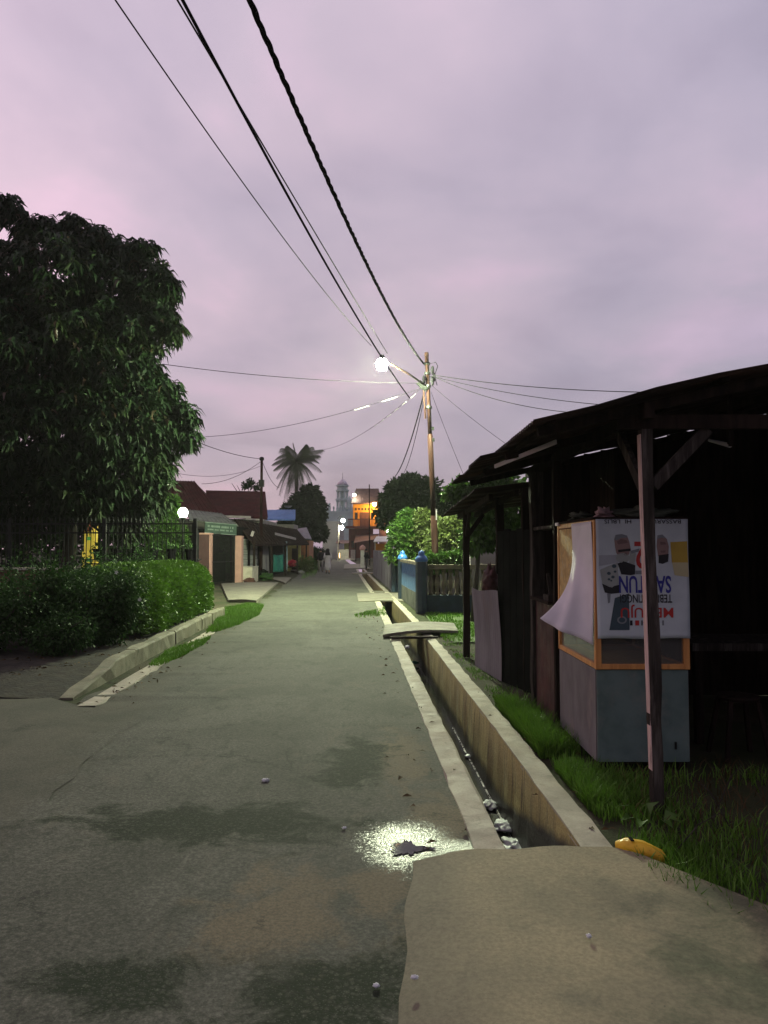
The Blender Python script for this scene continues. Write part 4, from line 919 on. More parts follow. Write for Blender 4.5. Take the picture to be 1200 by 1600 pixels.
glint_dashes(on(6.6)+Vector((-.2,0,-.1)), at(285, 684, 30), .35, .08, .24, 'short row of bright dashes standing in for lamp glints on the upper left cable below the lamp')
glint_dashes(on(6.55)+Vector((-.2,0,-.05)), at(498, 703, 46), .45, .03, .30, 'longer row of bright dashes standing in for lamp glints on the lower cable below the lamp')
cable('dark service cable falling left from the pole to the far trees', on(6.45)+Vector((-.1,0,0)), at(614, 748, 40), .5, .022)
cable('thin service cable beside the dark one falling to the far trees', on(6.35)+Vector((-.1,0,0)), at(618, 746, 40), .9, .012)
SB, ST = Vector((-6.35, 39, 0)), at(409, 714, 39)
sp_ = pole('utility_pole', 'short thin utility pole beside the pale plank wall', SB, ST, .095, .07, 2)
MB().box((ST.x-.13, ST.y-.15, ST.z-1.55), (ST.x+.13, ST.y+.12, ST.z-1.2)).build('junction_box', M['iron'], sp_)
MB().lathe([(.02, -.1), (.12, -.07), (.12, .07), (.02, .1)], tuple(ST-Vector((0,0,.1))), 8).build('insulator', M['black'], sp_)
cable('cable from the short pole rising left into the big tree', ST-Vector((0,0,.1)), at(285, 681, 26), .15, .014)
cable('cable from the short pole falling left towards the maroon roof', ST-Vector((0,0,.2)), at(315, 756, 38), .3, .012)
cable('faint cable from the short pole crossing to the big tree', ST-Vector((0,0,.45)), at(280, 740, 34), .3, .009)
cable('slack cable dropping from the short pole towards the palm', ST-Vector((0,0,.15)), at(436, 762, 48), .3, .014)

# ------------------------------------------------------------------ foliage tools
def norm(v): return v/np.maximum(np.linalg.norm(v, axis=1, keepdims=True), 1e-9)
def leaf_arrays(c, d, L, W, droop=0.25, fold=0.25):
    """c base points, d directions (N,3); L, W arrays; five points a leaf, folded along the midrib and drooping"""
    n = len(c); d = norm(d); up_ = np.tile(np.array([0, 0, 1.0]), (n, 1)) + rng.normal(0, .45, (n, 3))
    s = norm(np.cross(d, up_)); nn = np.cross(s, d); L = L[:, None]; W = W[:, None]
    mid = c + d*L*.5 + nn*L*droop*.12
    tip = c + d*L - nn*L*droop*.5 - np.array([0, 0, 1])*L*droop*.4
    lf = mid + s*W*.5 + nn*W*fold; rt = mid - s*W*.5 + nn*W*fold
    v = np.stack([c, rt, mid, lf, tip], 1).reshape(-1, 3)
    b = (np.arange(n)*5)[:, None]
    f = np.concatenate([b+np.array([[0, 1, 2]]), b+np.array([[0, 2, 3]]), b+np.array([[1, 4, 2]]), b+np.array([[2, 4, 3]])], 0)
    return v, f
def quad_leaves(c, d, L, W):
    n = len(c); d = norm(d); up_ = rng.normal(0, 1, (n, 3)); s = norm(np.cross(d, up_)); L = L[:, None]; W = W[:, None]
    v = np.stack([c, c+d*L*.5-s*W*.5, c+d*L, c+d*L*.5+s*W*.5], 1).reshape(-1, 3); b = (np.arange(n)*4)[:, None]
    return v, b+np.array([[0, 1, 2, 3]])
def sphere_dirs(n): return norm(rng.normal(0, 1, (n, 3)))

# the big tree: whorls of drooping leaves on many clumps
TD = 22.0
clumps = [(10, 440, 80, 0), (95, 430, 72, -.6), (178, 460, 64, .2), (226, 468, 38, 0), (60, 545, 100, -1.2), (160, 562, 88, -.9), (216, 525, 36, .3), (224, 612, 34, -.3), (254, 497, 20, -.4), (270, 518, 13, -.5), (244, 428, 20, -.3), (262, 445, 14, -.2),
          (60, 670, 102, -1.4), (180, 664, 82, -1.0), (245, 645, 40, 0), (272, 655, 26, .2), (292, 648, 15, 0), (290, 684, 15, .2), (262, 612, 16, .1), (250, 598, 12, .2), (35, 770, 72, -.8), (125, 752, 70, -1.1), (205, 752, 56, -.4), (92, 366, 22, .4), (62, 352, 15, .2), (8, 322, 22, 0), (40, 366, 16, .3), (132, 386, 26, 0), (152, 364, 12, .2), (182, 386, 18, .5), (206, 402, 20, .2), (228, 388, 13, .1), (112, 348, 12, .2),
          (-70, 480, 120, 0), (-90, 660, 130, 0), (-80, 780, 80, 0), (60, 560, 110, 2.2), (165, 620, 92, 2.2), (190, 812, 30, -.4), (236, 705, 36, .6), (250, 735, 18, .4), (236, 780, 22, .2)]
mt_ = thing('mango_tree', 'huge dense dark mango tree behind the iron railing on the left', 'tree', (-9.25, TD, 0))
trunk_top = Vector((-9.1, TD, 3.6))
MB().tube([(-9.25, TD, -.05), (-9.22, TD, .5), (-9.15, TD+.05, 1.8), trunk_top], [.30, .22, .19, .17], 12).build('trunk', M['bark'], mt_, smooth=True)
tips = []
for px, py, rp, dd in clumps:
    c_ = at(px, py, TD+dd); r = rp/F*TD
    mid = trunk_top.lerp(c_, .5) + Vector((0, 0, -.3))
    if rp > 60: MB().tube([trunk_top-Vector((0,0,.6)), mid, c_], [.10, .06, .02], 7).build('limb', M['bark'], mt_, smooth=True)
    n = int(26 + 470*(r/2.0)**2)
    d = sphere_dirs(n); rad = r*rng.uniform(.40, 1.03, n)**.7
    wob = 1 + .26*np.sin(d[:, 0]*6+px) * np.cos(d[:, 2]*7+py)
    p = np.array(c_) + d*(rad*wob)[:, None]*np.array([1, 1.0, .92])
    tips.append(np.concatenate([p, d], 1))
tips = np.concatenate(tips)
zcut = 1.55 + .25*np.sin(tips[:, 0]*3); tips = tips[tips[:, 2] > zcut]
cl_, dl_ = [], []
for k in range(9):
    a = 2*math.pi*k/9 + rng.uniform(0, 6.28, len(tips))
    side_ = np.stack([np.cos(a), np.sin(a), np.zeros(len(tips))], 1)
    cl_.append(tips[:, :3] + side_*.03 + rng.normal(0, .05, (len(tips), 3))); dl_.append(side_*1.0 + tips[:, 3:]*.45 + np.array([0, 0, -.55]) + rng.normal(0, .25, (len(tips), 3)))
C_, D_ = np.concatenate(cl_), np.concatenate(dl_)
order = np.argsort(C_[:, 1] - .25*C_[:, 0]); near = order[:1100]; pick = near[rng.permutation(1100)[:300]]
rest = np.ones(len(C_), bool); rest[pick] = False
young = rest & (rng.random(len(C_)) < .05) & (C_[:, 2] > 5)
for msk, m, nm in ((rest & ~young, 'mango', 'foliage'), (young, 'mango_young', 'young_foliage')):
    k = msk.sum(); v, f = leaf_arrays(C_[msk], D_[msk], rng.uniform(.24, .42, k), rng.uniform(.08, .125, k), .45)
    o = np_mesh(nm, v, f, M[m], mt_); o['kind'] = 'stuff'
lv = []
for k in range(5):
    v, f = leaf_arrays(np.zeros((1, 3)), np.array([[1.0, 0, -.1]]), np.array([.28+.02*k]), np.array([.08]), .3+.1*k)
    me_o = np_mesh('leaf', v, f, M['mango']); lv.append(me_o.data); bpy.data.objects.remove(me_o)
for i in pick:
    o = bpy.data.objects.new('leaf', lv[i % 5]); COL.objects.link(o); o.parent = mt_
    o.location = Vector(C_[i]) - LOC[mt_.name]; o.rotation_euler = Vector(D_[i]).to_track_quat('X', 'Z').to_euler()

def tree(name, label, base, blobs, n, leaf, m, height0=1.0, group=None, cat='tree', tr=.1, flat=.85, bark='bark', droop=.2):
    """blobs: (centre, radius)"""
    t = thing(name, label, cat, base, group); base = Vector(base)
    top = sum((Vector(c) for c, r in blobs), Vector())/len(blobs)
    MB().tube([base-Vector((0,0,.05)), base.lerp(top, .4), top], [tr, tr*.75, tr*.4], 8).build('trunk', M[bark], t, smooth=True)
    cs, ds = [], []; tot = sum(r*r for c, r in blobs)
    for c, r in blobs:
        if r > .5: MB().tube([base.lerp(top, .5), Vector(c)], [tr*.5, tr*.15], 6).build('limb', M[bark], t)
        k = int(n*r*r/tot); d = sphere_dirs(k); q = rng.uniform(.45, 1.05, k)**.6
        w = 1 + .2*np.sin(d[:, 0]*6+c[0]*3)*np.cos(d[:, 2]*7+c[2]*5) + rng.normal(0, .05, k)
        cs.append(np.array(c)+d*(r*q*w)[:, None]*np.array([1, 1, flat])); ds.append(d+rng.normal(0, .6, (k, 3))+np.array([0, 0, -droop]))
    cs = np.concatenate(cs); ds = np.concatenate(ds); k = len(cs)
    v, f = quad_leaves(cs, ds, rng.uniform(.7, 1.3, k)*leaf, rng.uniform(.4, .6, k)*leaf)
    o = np_mesh('crown', v, f, M[m], t); o['kind'] = 'stuff'
    return t
def blobs_at(lst, d):
    out = []
    for e in lst:
        px, py, rp = e[:3]; dd = e[3] if len(e) > 3 else 0
        out.append((tuple(at(px, py, d+dd)), rp/F*(d+dd)))
    return out
tree('leafy_tree', 'bright green bushy tree behind the blue capped posts', (1.0, 27.0, 0), blobs_at([(640, 838, 32), (628, 860, 26), (655, 825, 26), (640, 812, 18), (662, 858, 30), (625, 832, 18)], 27), 9000, .14, 'brightleaf')
tree('leafy_tree', 'yellow green tree just right of the tall utility pole', (2.5, 25.6, 0), blobs_at([(700, 838, 28), (722, 850, 30), (690, 860, 26), (712, 825, 24), (735, 830, 26)], 25.5), 8000, .14, 'yellowleaf')
tree('leafy_tree', 'yellow green tree between the bright bush and the utility pole', (1.75, 26.3, 0), blobs_at([(668, 818, 20), (672, 842, 24), (662, 806, 12), (680, 872, 16)], 26.3), 5000, .13, 'yellowleaf')
tree('shrub', 'low bright green shrub directly behind the balustrade', (1.7, 20.2, 0), blobs_at([(676, 880, 18), (700, 878, 18), (722, 874, 20)], 20.2), 5000, .10, 'brightleaf', cat='shrub', tr=.04)
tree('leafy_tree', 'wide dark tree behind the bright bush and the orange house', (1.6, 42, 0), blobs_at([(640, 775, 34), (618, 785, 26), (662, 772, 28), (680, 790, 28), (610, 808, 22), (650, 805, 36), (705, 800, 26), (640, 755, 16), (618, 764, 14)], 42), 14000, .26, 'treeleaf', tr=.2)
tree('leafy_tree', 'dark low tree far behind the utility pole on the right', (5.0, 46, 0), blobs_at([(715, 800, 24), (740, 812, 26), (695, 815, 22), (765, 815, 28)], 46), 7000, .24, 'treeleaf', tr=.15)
tree('broad_leaf_tree', 'tall loose tree rising above the low roof of the second stall', (1.9, 16.2, 0), blobs_at([(716, 764, 14), (728, 770, 18), (704, 772, 9), (750, 762, 16), (738, 790, 20), (770, 750, 18), (795, 760, 22), (760, 800, 24), (775, 830, 26), (745, 842, 22), (805, 800, 30)], 16.2), 5200, .17, 'brightleaf', tr=.07, droop=.9)
tree('leafy_tree', 'dark round tree under the coconut palm on the left', (-6.7, 70, 0), blobs_at([(485, 790, 22), (478, 815, 26), (495, 805, 14), (498, 832, 13), (470, 835, 20), (484, 772, 14), (456, 805, 20), (450, 828, 18), (470, 785, 15)], 70), 13000, .4, 'treeleaf', tr=.2)
tree('leafy_tree', 'bright green tree lit by the globe lamp beside it', (-8.25, 28, 0), blobs_at([(256, 800, 24), (266, 785, 14), (245, 828, 26), (272, 838, 22), (250, 860, 22), (236, 790, 20), (282, 860, 16)], 28), 8000, .13, 'brightleaf', tr=.08)
for i, (px, py, rp, d, lab) in enumerate([(476, 885, 13, 49, 'yellow green roadside bush near the red bundle'), (486, 884, 10, 54, 'small bright bush behind the people on the left verge'), (356, 880, 14, 36.5, 'thin green climber inside the right gate leaf'), (356, 848, 12, 37.2, 'green plant tops showing over the gate')]):
    tree('shrub', lab, tuple(gnd(px, 858+1829/d)), blobs_at([(px, py, rp), (px-4, py-8, rp*.7), (px+3, py+6, rp*.8)], d), 1500, .12, 'brightleaf' if i else 'yellowleaf', cat='shrub', tr=.03)
tree('shrub', 'tall ivy covered mass left of the far walkers', (-6.6, 66, 0), blobs_at([(492, 868, 13), (500, 872, 12), (496, 880, 14), (486, 876, 12)], 66), 4000, .25, 'treeleaf', cat='shrub', tr=.06)
# dark growth behind the railing
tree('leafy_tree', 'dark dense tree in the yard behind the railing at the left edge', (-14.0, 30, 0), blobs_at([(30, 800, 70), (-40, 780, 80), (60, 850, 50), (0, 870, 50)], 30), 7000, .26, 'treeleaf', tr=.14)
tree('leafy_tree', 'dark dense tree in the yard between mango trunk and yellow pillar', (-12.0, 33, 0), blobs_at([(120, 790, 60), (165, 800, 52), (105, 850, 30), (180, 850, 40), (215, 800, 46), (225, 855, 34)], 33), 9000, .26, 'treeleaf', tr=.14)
# bare twigs beyond the maroon roof
t = thing('bare_tree', 'small bare tree top showing above the maroon roof', 'tree', (-8.9, 50, 0))
b0 = at(385, 800, 50); MB().tube([(-9.0, 50, 0), b0], [.1, .07], 6).build('trunk', M['bark'], t)
for px, py in ((362, 755), (370, 758), (380, 752), (390, 748), (394, 752), (401, 758), (404, 762)): MB().tube([b0, at((385+px)/2, 772, 50), at(px, py, 50)], [.05, .03, .015], 5).build('branch', M['bark'], t)
c_ = blobs_at([(391, 756, 8), (400, 763, 6), (383, 760, 5)], 50); cs = np.concatenate([np.array(c)+sphere_dirs(120)*r*rng.uniform(.2, 1.1, (120, 1)) for c, r in c_])
v, f = quad_leaves(cs, sphere_dirs(len(cs)), np.full(len(cs), .22), np.full(len(cs), .12)); o = np_mesh('crown', v, f, M['treeleaf'], t); o['kind'] = 'stuff'

# coconut palm
pc = at(463, 722, 75)
t = thing('coconut_palm', 'tall windblown coconut palm rising above the left roofs', 'tree', (-9.2, 75, 0))
MB().tube([(-8.8, 75, 0), (-8.75, 75, 4), (-8.72, 75, 7), pc], [.28, .22, .19, .20], 9).build('trunk', M['palmbark'], t, smooth=True)
# frond tips as seen, wind from the left
fr_ = [((430, 718), 3), ((427, 735), -1), ((432, 765), 0), ((443, 785), 1), ((505, 703), 2), ((497, 722), -2), ((494, 750), 1), ((480, 780), 0), ((440, 700), 2), ((458, 692), 0), ((478, 694), -1), ((470, 765), -3), ((452, 770), -3), ((502, 738), 3), ((432, 748), 2), ((488, 698), 2), ((436, 775), -2), ((448, 788), 2), ((490, 765), -1), ((473, 786), 2), ((449, 696), -2), ((425, 726), 1), ((500, 712), -1), ((460, 790), -1)]
for (px, py), dd in fr_:
    tip = at(px, py, 75+dd); L = (tip-pc).length; mid = pc.lerp(tip, .5) + Vector((0, 0, .16*L if py > 712 else .10*L))
    rach = [pc*(1-s)**2 + (mid*2-(pc+tip)*.5)*2*s*(1-s) + tip*s*s for s in [k/12 for k in range(13)]]
    b = MB().tube(rach, [.05*(1-k/14) for k in range(13)], 5)
    for k in range(1, 34):
        s = k/34; i = int(s*12); p = rach[i].lerp(rach[min(i+1, 12)], s*12-i); dr = (rach[min(i+1, 12)]-rach[max(i-1, 0)]).normalized()
        sd_ = dr.cross(Vector((0, 0, 1))).normalized(); ll = 1.15*math.sin(math.pi*min(.93, s*.75+.18))
        for sg in (-1, 1):
            e = (sd_*sg*.75 + dr*.7 + Vector((.12, 0, -.75))).normalized()*ll*random.uniform(.85, 1.1); w = dr*.032
            b.add([p-w, p+w, p+e*.55+w+Vector((0,0,.03)), p+e, p+e*.55-w+Vector((0,0,.03))], [(0, 1, 2, 3, 4)])
    b.build('frond', M['palmleaf'], t)
for k in range(5): a = k*1.3; MB().lathe([(.01, -.14), (.1, -.09), (.12, 0), (.08, .1), (.01, .14)], (pc.x+.22*math.cos(a), pc.y+.22*math.sin(a), pc.z-.3), 8).build('coconut', M['palmbark'], t, smooth=True)

# ------------------------------------------------------------------ hedge and shrubs in the planting bed
hd = thing('hedge', 'clipped rounded bright green hedge behind the kerb', 'hedge', (-4.5, 15, .13))
def hedge_leaves(n):
    u = rng.uniform(0, 1, n); a = rng.uniform(0, 1, n)**.85*math.pi*.98; q = rng.uniform(.80, 1.035, n)
    y = 12.1 + 6.1*u; xc = np.interp(y, [12, 18.2], [-4.52, -4.80])
    end = np.clip(np.minimum(u, 1-u)/.07, 0, 1)**.5
    hw = (.80 + .04*np.sin(y*3.1)) * (.55+.45*end); hh = (1.04 + .035*np.sin(y*2.3+1)+.02*np.sin(y*7)) * (.75+.25*end)
    ca, sa = np.cos(a), np.sin(a)
    p = 4.0; rr_ = (np.abs(ca)**p + np.abs(sa)**p)**(-1/p)
    x = xc + hw*q*rr_*ca; z = .17 + hh*q*rr_*sa
    und = np.sin(a)[:, None]
    d = np.stack([ca*1.0, (u-.5)*1.4*(1-end), sa], 1) + rng.normal(0, .55, (n, 3))
    return np.stack([x, y, z], 1), d
C1, D1 = hedge_leaves(60000)
ce = np.stack([rng.normal(-4.45, .36, 9000), 12.15+rng.uniform(-.14, .12, 9000), .2+rng.uniform(0, 1.0, 9000)], 1); ce = ce[np.abs(ce[:, 0]+4.45) < .75]
C1 = np.concatenate([C1, ce]); D1 = np.concatenate([D1, rng.normal(0, .5, (len(ce), 3))+np.array([0, -1, .2])])
k = len(C1); v, f = quad_leaves(C1, D1, rng.uniform(.035, .075, k), rng.uniform(.022, .042, k)); o = np_mesh('hedge_foliage', v, f, M['hedgeleaf'], hd); o['kind'] = 'stuff'
b = MB()
def core(u, v):
    y = 12.3 + 5.7*u; a = math.pi*v; xc = -4.52 - .28*u; p = 4.0; rr_ = (abs(math.cos(a))**p+abs(math.sin(a))**p)**(-1/p); e = min(1, min(u, 1-u)/.06+.4)
    return (xc+.62*e*rr_*math.cos(a), y, .15+.86*e*rr_*math.sin(a))
b.grid(core, 24, 16); b.build('hedge_core', M['soil'], hd)
for k in range(7): y = 12.4+k*.85; MB().tube([(-4.1-.03*k, y, .1), (-4.05-.03*k, y+.05, .4), (-4.2-.03*k, y, .8)], [.022, .016, .01], 5).build('stem', M['bark'], hd)

def shrub(name, label, c, r, n, hh, leaf=.06, m='shrubleaf', flowers=0, group=None):
    t = thing(name, label, 'shrub', (c[0], c[1], .13), group); cs = []; ds = []
    for k in range(14):
        a = random.uniform(0, 6.28); q = random.uniform(.2, .75)*r; h = random.uniform(.55, 1.0)*hh
        e = Vector((c[0]+q*math.cos(a), c[1]+q*math.sin(a), .13+h)); s0 = Vector((c[0]+.2*q*math.cos(a), c[1]+.2*q*math.sin(a), .1))
        md = s0.lerp(e, .5)+Vector((random.uniform(-.1, .1), random.uniform(-.1, .1), .12)); MB().tube([s0, md, e], [.014, .010, .005], 5).build('stem', M['bark'], t)
        kk = n//14; s = rng.uniform(.12, 1.12, kk)[:, None]
        base_ = np.array(s0)*(1-s)**2 + np.array(md)*2*s*(1-s) + np.array(e)*s*s
        dd = sphere_dirs(kk); cs.append(base_ + dd*rng.uniform(.03, .30*r+.06, (kk, 1))); ds.append(dd+rng.normal(0, .4, (kk, 3)))
    cs = np.concatenate(cs); ds = np.concatenate(ds); ok = cs[:, 2] > .15; cs, ds = cs[ok], ds[ok]; k = len(cs)
    v, f = leaf_arrays(cs, ds, rng.uniform(.6, 1.3, k)*leaf, rng.uniform(.4, .6, k)*leaf, .3); o = np_mesh('foliage', v, f, M[m], t); o['kind'] = 'stuff'
    for _ in range(flowers):
        p = cs[rng.integers(0, k)]; b = MB(); p = Vector(p) + Vector((.02, -.06, .04))
        for j in range(5): a = j*1.257; b.add([p, p+Vector((.022*math.cos(a-.4), .01*math.sin(a), .022*math.sin(a-.4))), p+Vector((.032*math.cos(a), -.012, .032*math.sin(a))), p+Vector((.022*math.cos(a+.4), .01*math.sin(a), .022*math.sin(a+.4)))], [(0, 1, 2, 3)])
        b.build('flower', M['flower'], t)
    return t
shrub('flowering_shrub', 'loose dark shrub dotted with white flowers before the hedge', (-4.32, 11.2), .85, 9000, 1.05, .075, flowers=14)
shrub('flowering_shrub', 'tall sprawling dark shrub left of the white dotted one', (-5.2, 11.4), .9, 7000, 1.15, .075, flowers=3)
shrub('flowering_shrub', 'low dark shrub spreading at the left edge of the picture', (-5.6, 10.2), .95, 6500, .72, .07, flowers=2)
shrub('flowering_shrub', 'small dark shrub at the foot of the loose shrubs by the kerb', (-4.35, 10.1), .5, 3000, .5, .06)
shrub('flowering_shrub', 'dark shrub in the far left corner under the mango tree', (-6.6, 11.3), .9, 5500, .85, .075)
shrub('climbing_shrub', 'bushy green shrub leaning on the red wall behind the hedge end', (-6.0, 17.8), .9, 5000, 1.25, .08, 'shrubleaf')

# ------------------------------------------------------------------ grass
def blades(name, pts, h, w, m='grass', label=None, lean=.35):
    n = len(pts); h = h*rng.uniform(.5, 1.2, n); a = rng.uniform(0, 6.28, n); s = np.stack([np.cos(a), np.sin(a), np.zeros(n)], 1)
    l = np.stack([rng.normal(0, lean, n), rng.normal(0, lean, n), np.zeros(n)], 1)
    z = np.array([0, 0, 1.0]); H = h[:, None]
    m1 = pts + z*H*.55 + l*H*.3; tp = pts + z*H*.95 + l*H*1.0
    v = np.stack([pts-s*w/2, pts+s*w/2, m1-s*w*.4, m1+s*w*.4, tp-s*w*.06, tp+s*w*.06], 1).reshape(-1, 3); b = (np.arange(n)*6)[:, None]
    f = np.concatenate([b+np.array([[0, 1, 3, 2]]), b+np.array([[2, 3, 5, 4]])], 0)
    o = np_mesh(name, v, f, M[m]); o['kind'] = 'stuff'
    return o
def patch(n, x0, x1, y0, y1): return np.stack([rng.uniform(x0, x1, n), rng.uniform(y0, y1, n), np.zeros(n)], 1)
def edge_x(y, off): return np.array([xo(float(q)) for q in y]) + off
P = patch(15000, .0, 5.5, 12.7, 18.3); P[:, 0] += 1.0; P[:, 2] = .01
n1 = np.sin(P[:, 0]*2.2)+np.sin(P[:, 1]*1.7+P[:, 0]); P = P[(n1 > -1.1)]
blades('lawn_grass', P, .055, .016)
def verge(n, y0, y1, spread, hgt, nm, off=.0, gap=.5):
    y = rng.uniform(y0, y1, n); x = edge_x(y, off) + np.abs(rng.normal(0, spread, n)); q = np.stack([x, y, np.full(n, -.01)], 1)
    q = q[(np.sin(y*4.1)+np.sin(y*9.7+1)+rng.normal(0, .6, len(y))) > -gap]
    return blades(nm, q, hgt, .007)
verge(6500, 5.7, 7.6, .13, .17, 'verge_grass', .02, .9)
verge(4200, 4.6, 5.9, .16, .11, 'verge_grass', .05, .5)
verge(4200, 3.5, 5.2, .28, .085, 'verge_grass', .06, .3)
verge(1800, 7.6, 12.5, .20, .05, 'verge_grass', .05, -.2)
q = patch(3800, 1.35, 3.4, 3.2, 5.3); q[:, 2] = -.01; q = q[(np.sin(q[:, 0]*5)+np.cos(q[:, 1]*6)+rng.normal(0, .5, len(q))) > -.1]; blades('weeds', q, .10, .008)
q = patch(1500, 1.15, 2.6, 3.2, 5.6); q[:, 2] = -.01; q = q[(rng.random(len(q)) < .6) & (q[:, 0] > 1.38 + np.maximum(0, 4.1-q[:, 1])*.75)]; blades('dry_grass', q, .11, .006, 'deadleaf', lean=.7)
def leaf_litter(name, n, fx, y0, y1, z=.014):
    y = rng.uniform(y0, y1, n); x = np.array([fx(float(a)) for a in y]) + rng.normal(0, .16, n); c = np.stack([x, y, np.full(n, z)], 1)
    d = np.stack([rng.normal(0, 1, n), rng.normal(0, 1, n), rng.uniform(0, .25, n)], 1)
    v, f = leaf_arrays(c, d, rng.uniform(.03, .08, n), rng.uniform(.015, .035, n), .2); v[:, 2] = np.maximum(v[:, 2], z-.006); o = np_mesh(name, v, f, M['deadleaf']); o['kind'] = 'stuff'
leaf_litter('fallen_leaves', 130, lambda y: kx(y)+.35, 7.6, 17)
leaf_litter('fallen_leaves', 170, lambda y: kx(y)-.9+.5*math.sin(y*7), 8.4, 12, .15)
leaf_litter('fallen_leaves', 60, lambda y: xe(y)-.18, 4, 20, .012)
leaf_litter('fallen_leaves', 60, lambda y: xo(y)+.1, 3.6, 12, .02)
def left_patch(n, pxs, hgt, nm, dens=.3):
    pl_ = [gnd(*p) for p in pxs]; ys = [p.y for p in pl_]; xs = [p.x for p in pl_]; q = patch(n, min(xs), max(xs), min(ys), max(ys))
    inside = np.zeros(len(q), bool); m = len(pl_)
    for i in range(m):
        a, b_ = pl_[i], pl_[(i+1) % m]
        cross = ((a.y > q[:, 1]) != (b_.y > q[:, 1])) & (q[:, 0] < (b_.x-a.x)*(q[:, 1]-a.y)/((b_.y-a.y) or 1e-9)+a.x); inside ^= cross
    q = q[inside]; q = q[rng.random(len(q)) < .55+.45*np.sin(q[:, 0]*4)*np.sin(q[:, 1]*3)]
    return blades(nm, q, hgt, .012)
left_patch(16000, [(322, 990), (352, 952), (385, 945), (412, 948), (405, 962), (370, 978), (340, 988)], .10, 'kerb_grass')
left_patch(7000, [(232, 1042), (262, 1018), (330, 996), (318, 1008), (285, 1026), (250, 1042)], .06, 'kerb_grass')
left_patch(2500, [(552, 962), (600, 950), (604, 963), (560, 966)], .06, 'kerb_grass')
left_patch(5000, [(470, 905), (492, 882), (500, 884), (492, 902)], .25, 'kerb_grass')
# broad leaves by the apron
t = thing('broad_leaf_weed', 'pale broad leafed weed in the dark grass by the stall post', 'plant', (1.62, 4.2, 0))
for k in range(7):
    a = k*.95+.3; c_ = Vector((1.48+.06*math.cos(a), 4.3+.06*math.sin(a), .0)); e = Vector((math.cos(a), math.sin(a)*.6-.4, .9)).normalized()
    v, f = leaf_arrays(np.array([c_+e*.04]), np.array([e]), np.array([.10+.015*(k % 3)]), np.array([.065]), .5); np_mesh('leaf', v, f, M['brightleaf'], t)
for k, (x, y, dx, dz) in enumerate([(1.5, 3.95, .25, .18), (1.9, 4.2, -.2, .3), (2.0, 4.6, .18, .25)]):
    tag(MB().tube([(x, y, .01), (x+dx*.5, y+.03, dz*.7), (x+dx, y+.05, dz)], [.0035, .003, .0015], 5).build('dry_stalk', M['wood_grey'], loc=(x, y, 0)), ('bent dry stalk beside the yellow packet', 'dry stalk leaning in the grass right of the stall post', 'dry stalk in the dark grass before the open stall')[k], 'stalk')

# ------------------------------------------------------------------ railing, gate and yard on the left
t = thing('railing', 'black iron railing on a low dull red wall behind the shrubs', 'railing', (-8, 20, 0))
MB().box((-16, 19.9, 0), (-5.0, 20.1, 1.0)).build('low_wall', M['brickred'], t)
x = -16.0
while x < -6.2:
    MB().box((x, 19.86, 1.003), (x+1.05, 20.14, 1.06)).build('coping', M['coping'], t); x += 1.12
for z in (1.16, 1.98, 2.22): MB().box((-16, 19.985, z-.018), (-5.02, 20.015, z+.018)).build('rail', M['iron'], t)
bar = MB().tube([(0, 0, 1.06), (0, 0, 2.30)], .011, 6); bar.lathe([(.022, 2.30), (.001, 2.40)], (0, 0, 0), 4); bar = bar.build('bar', M['iron'])
for k in range(92):
    o = bar if k == 0 else bar.copy()
    if k: COL.objects.link(o)
    o.parent = t; o.location = (-15.9+.118*k+8, 0, 0)
for xx in (-5.0, -7.4, -9.9, -12.4): MB().box((xx-.045, 19.95, 1.0), (xx+.045, 20.05, 2.36)).build('railing_post', M['iron'], t)
t = thing('side_railing', 'dark iron railing running back from the corner towards the gate', 'railing', (-6.2, 25, 0))
for z in (.6, 2.15): MB().beam((-5.05, 20.1, z), (-7.5, 30.6, z), .03, .04).build('rail', M['iron'], t)
for k in range(40): s = k/40; MB().tube([(-5.05-2.45*s, 20.2+10.4*s, 0), (-5.05-2.45*s, 20.2+10.4*s, 2.25)], .011, 5).build('bar', M['iron'], t)

for nm, lab, px, d, w, h in (('gate_pillar', 'nearer pink plastered gate pillar rising behind the hedge', 317, 31.2, .56, 2.22), ('gate_pillar', 'farther pink plastered gate pillar beside the pale plank wall', 371.5, 34.3, .30, 2.16)):
    c_ = gnd(px, 858+1829/d); t = thing(nm, lab, 'gate pillar', (c_.x, c_.y, 0), 'pink gate pillars')
    MB().box((c_.x-w/2, c_.y-.02, 0), (c_.x+w/2, c_.y+.5, h-.062)).build('shaft', M['pinkpillar'], t, bevel=.01); (MB().box((c_.x-w/2+.012, c_.y-.026, 0), (c_.x+w/2-.03, c_.y-.0202, h-.07)).build('front_panel', M['pinkshade'], t) if w > .4 else None); MB().box((c_.x-w/2-.02, c_.y-.04, h-.06), (c_.x+w/2+.02, c_.y+.52, h)).build('cap', M['pinkpillar'], t, bevel=.01)  # front panel added to paint the near pillar's dim face darker
t = thing('gate', 'tall dark green barred gate between the pink pillars', 'gate', (-7.0, 32.8, 0))
g0, g1 = Vector((-7.22, 31.75, 0)), Vector((-6.78, 34.2, 0))
for z in (.12, 1.0, 2.15): MB().beam(g0+Vector((0,0,z)), g1+Vector((0,0,z)), .03, .05).build('rail', M['iron'], t)
for k in range(26): p = g0.lerp(g1, k/25); MB().tube([p+Vector((0,0,.06)), p+Vector((0,0,2.25))], .013, 5).build('bar', M['iron'], t)
MB().beam(g0+Vector((-.03,0,.72)), g0.lerp(g1, .62)+Vector((-.03,0,.72)), .008, 1.25).build('gate_sheet', M['darkpanel'], t)
t = thing('sign_board', 'dark green name board on posts above the gate', 'sign', (-7.1, 32.5, 0))
s0, s1 = at(320, 824, 32.0), at(369, 828, 33.4)
dv = (s1-s0).normalized(); nv = Vector((dv.y, -dv.x, 0)).normalized()
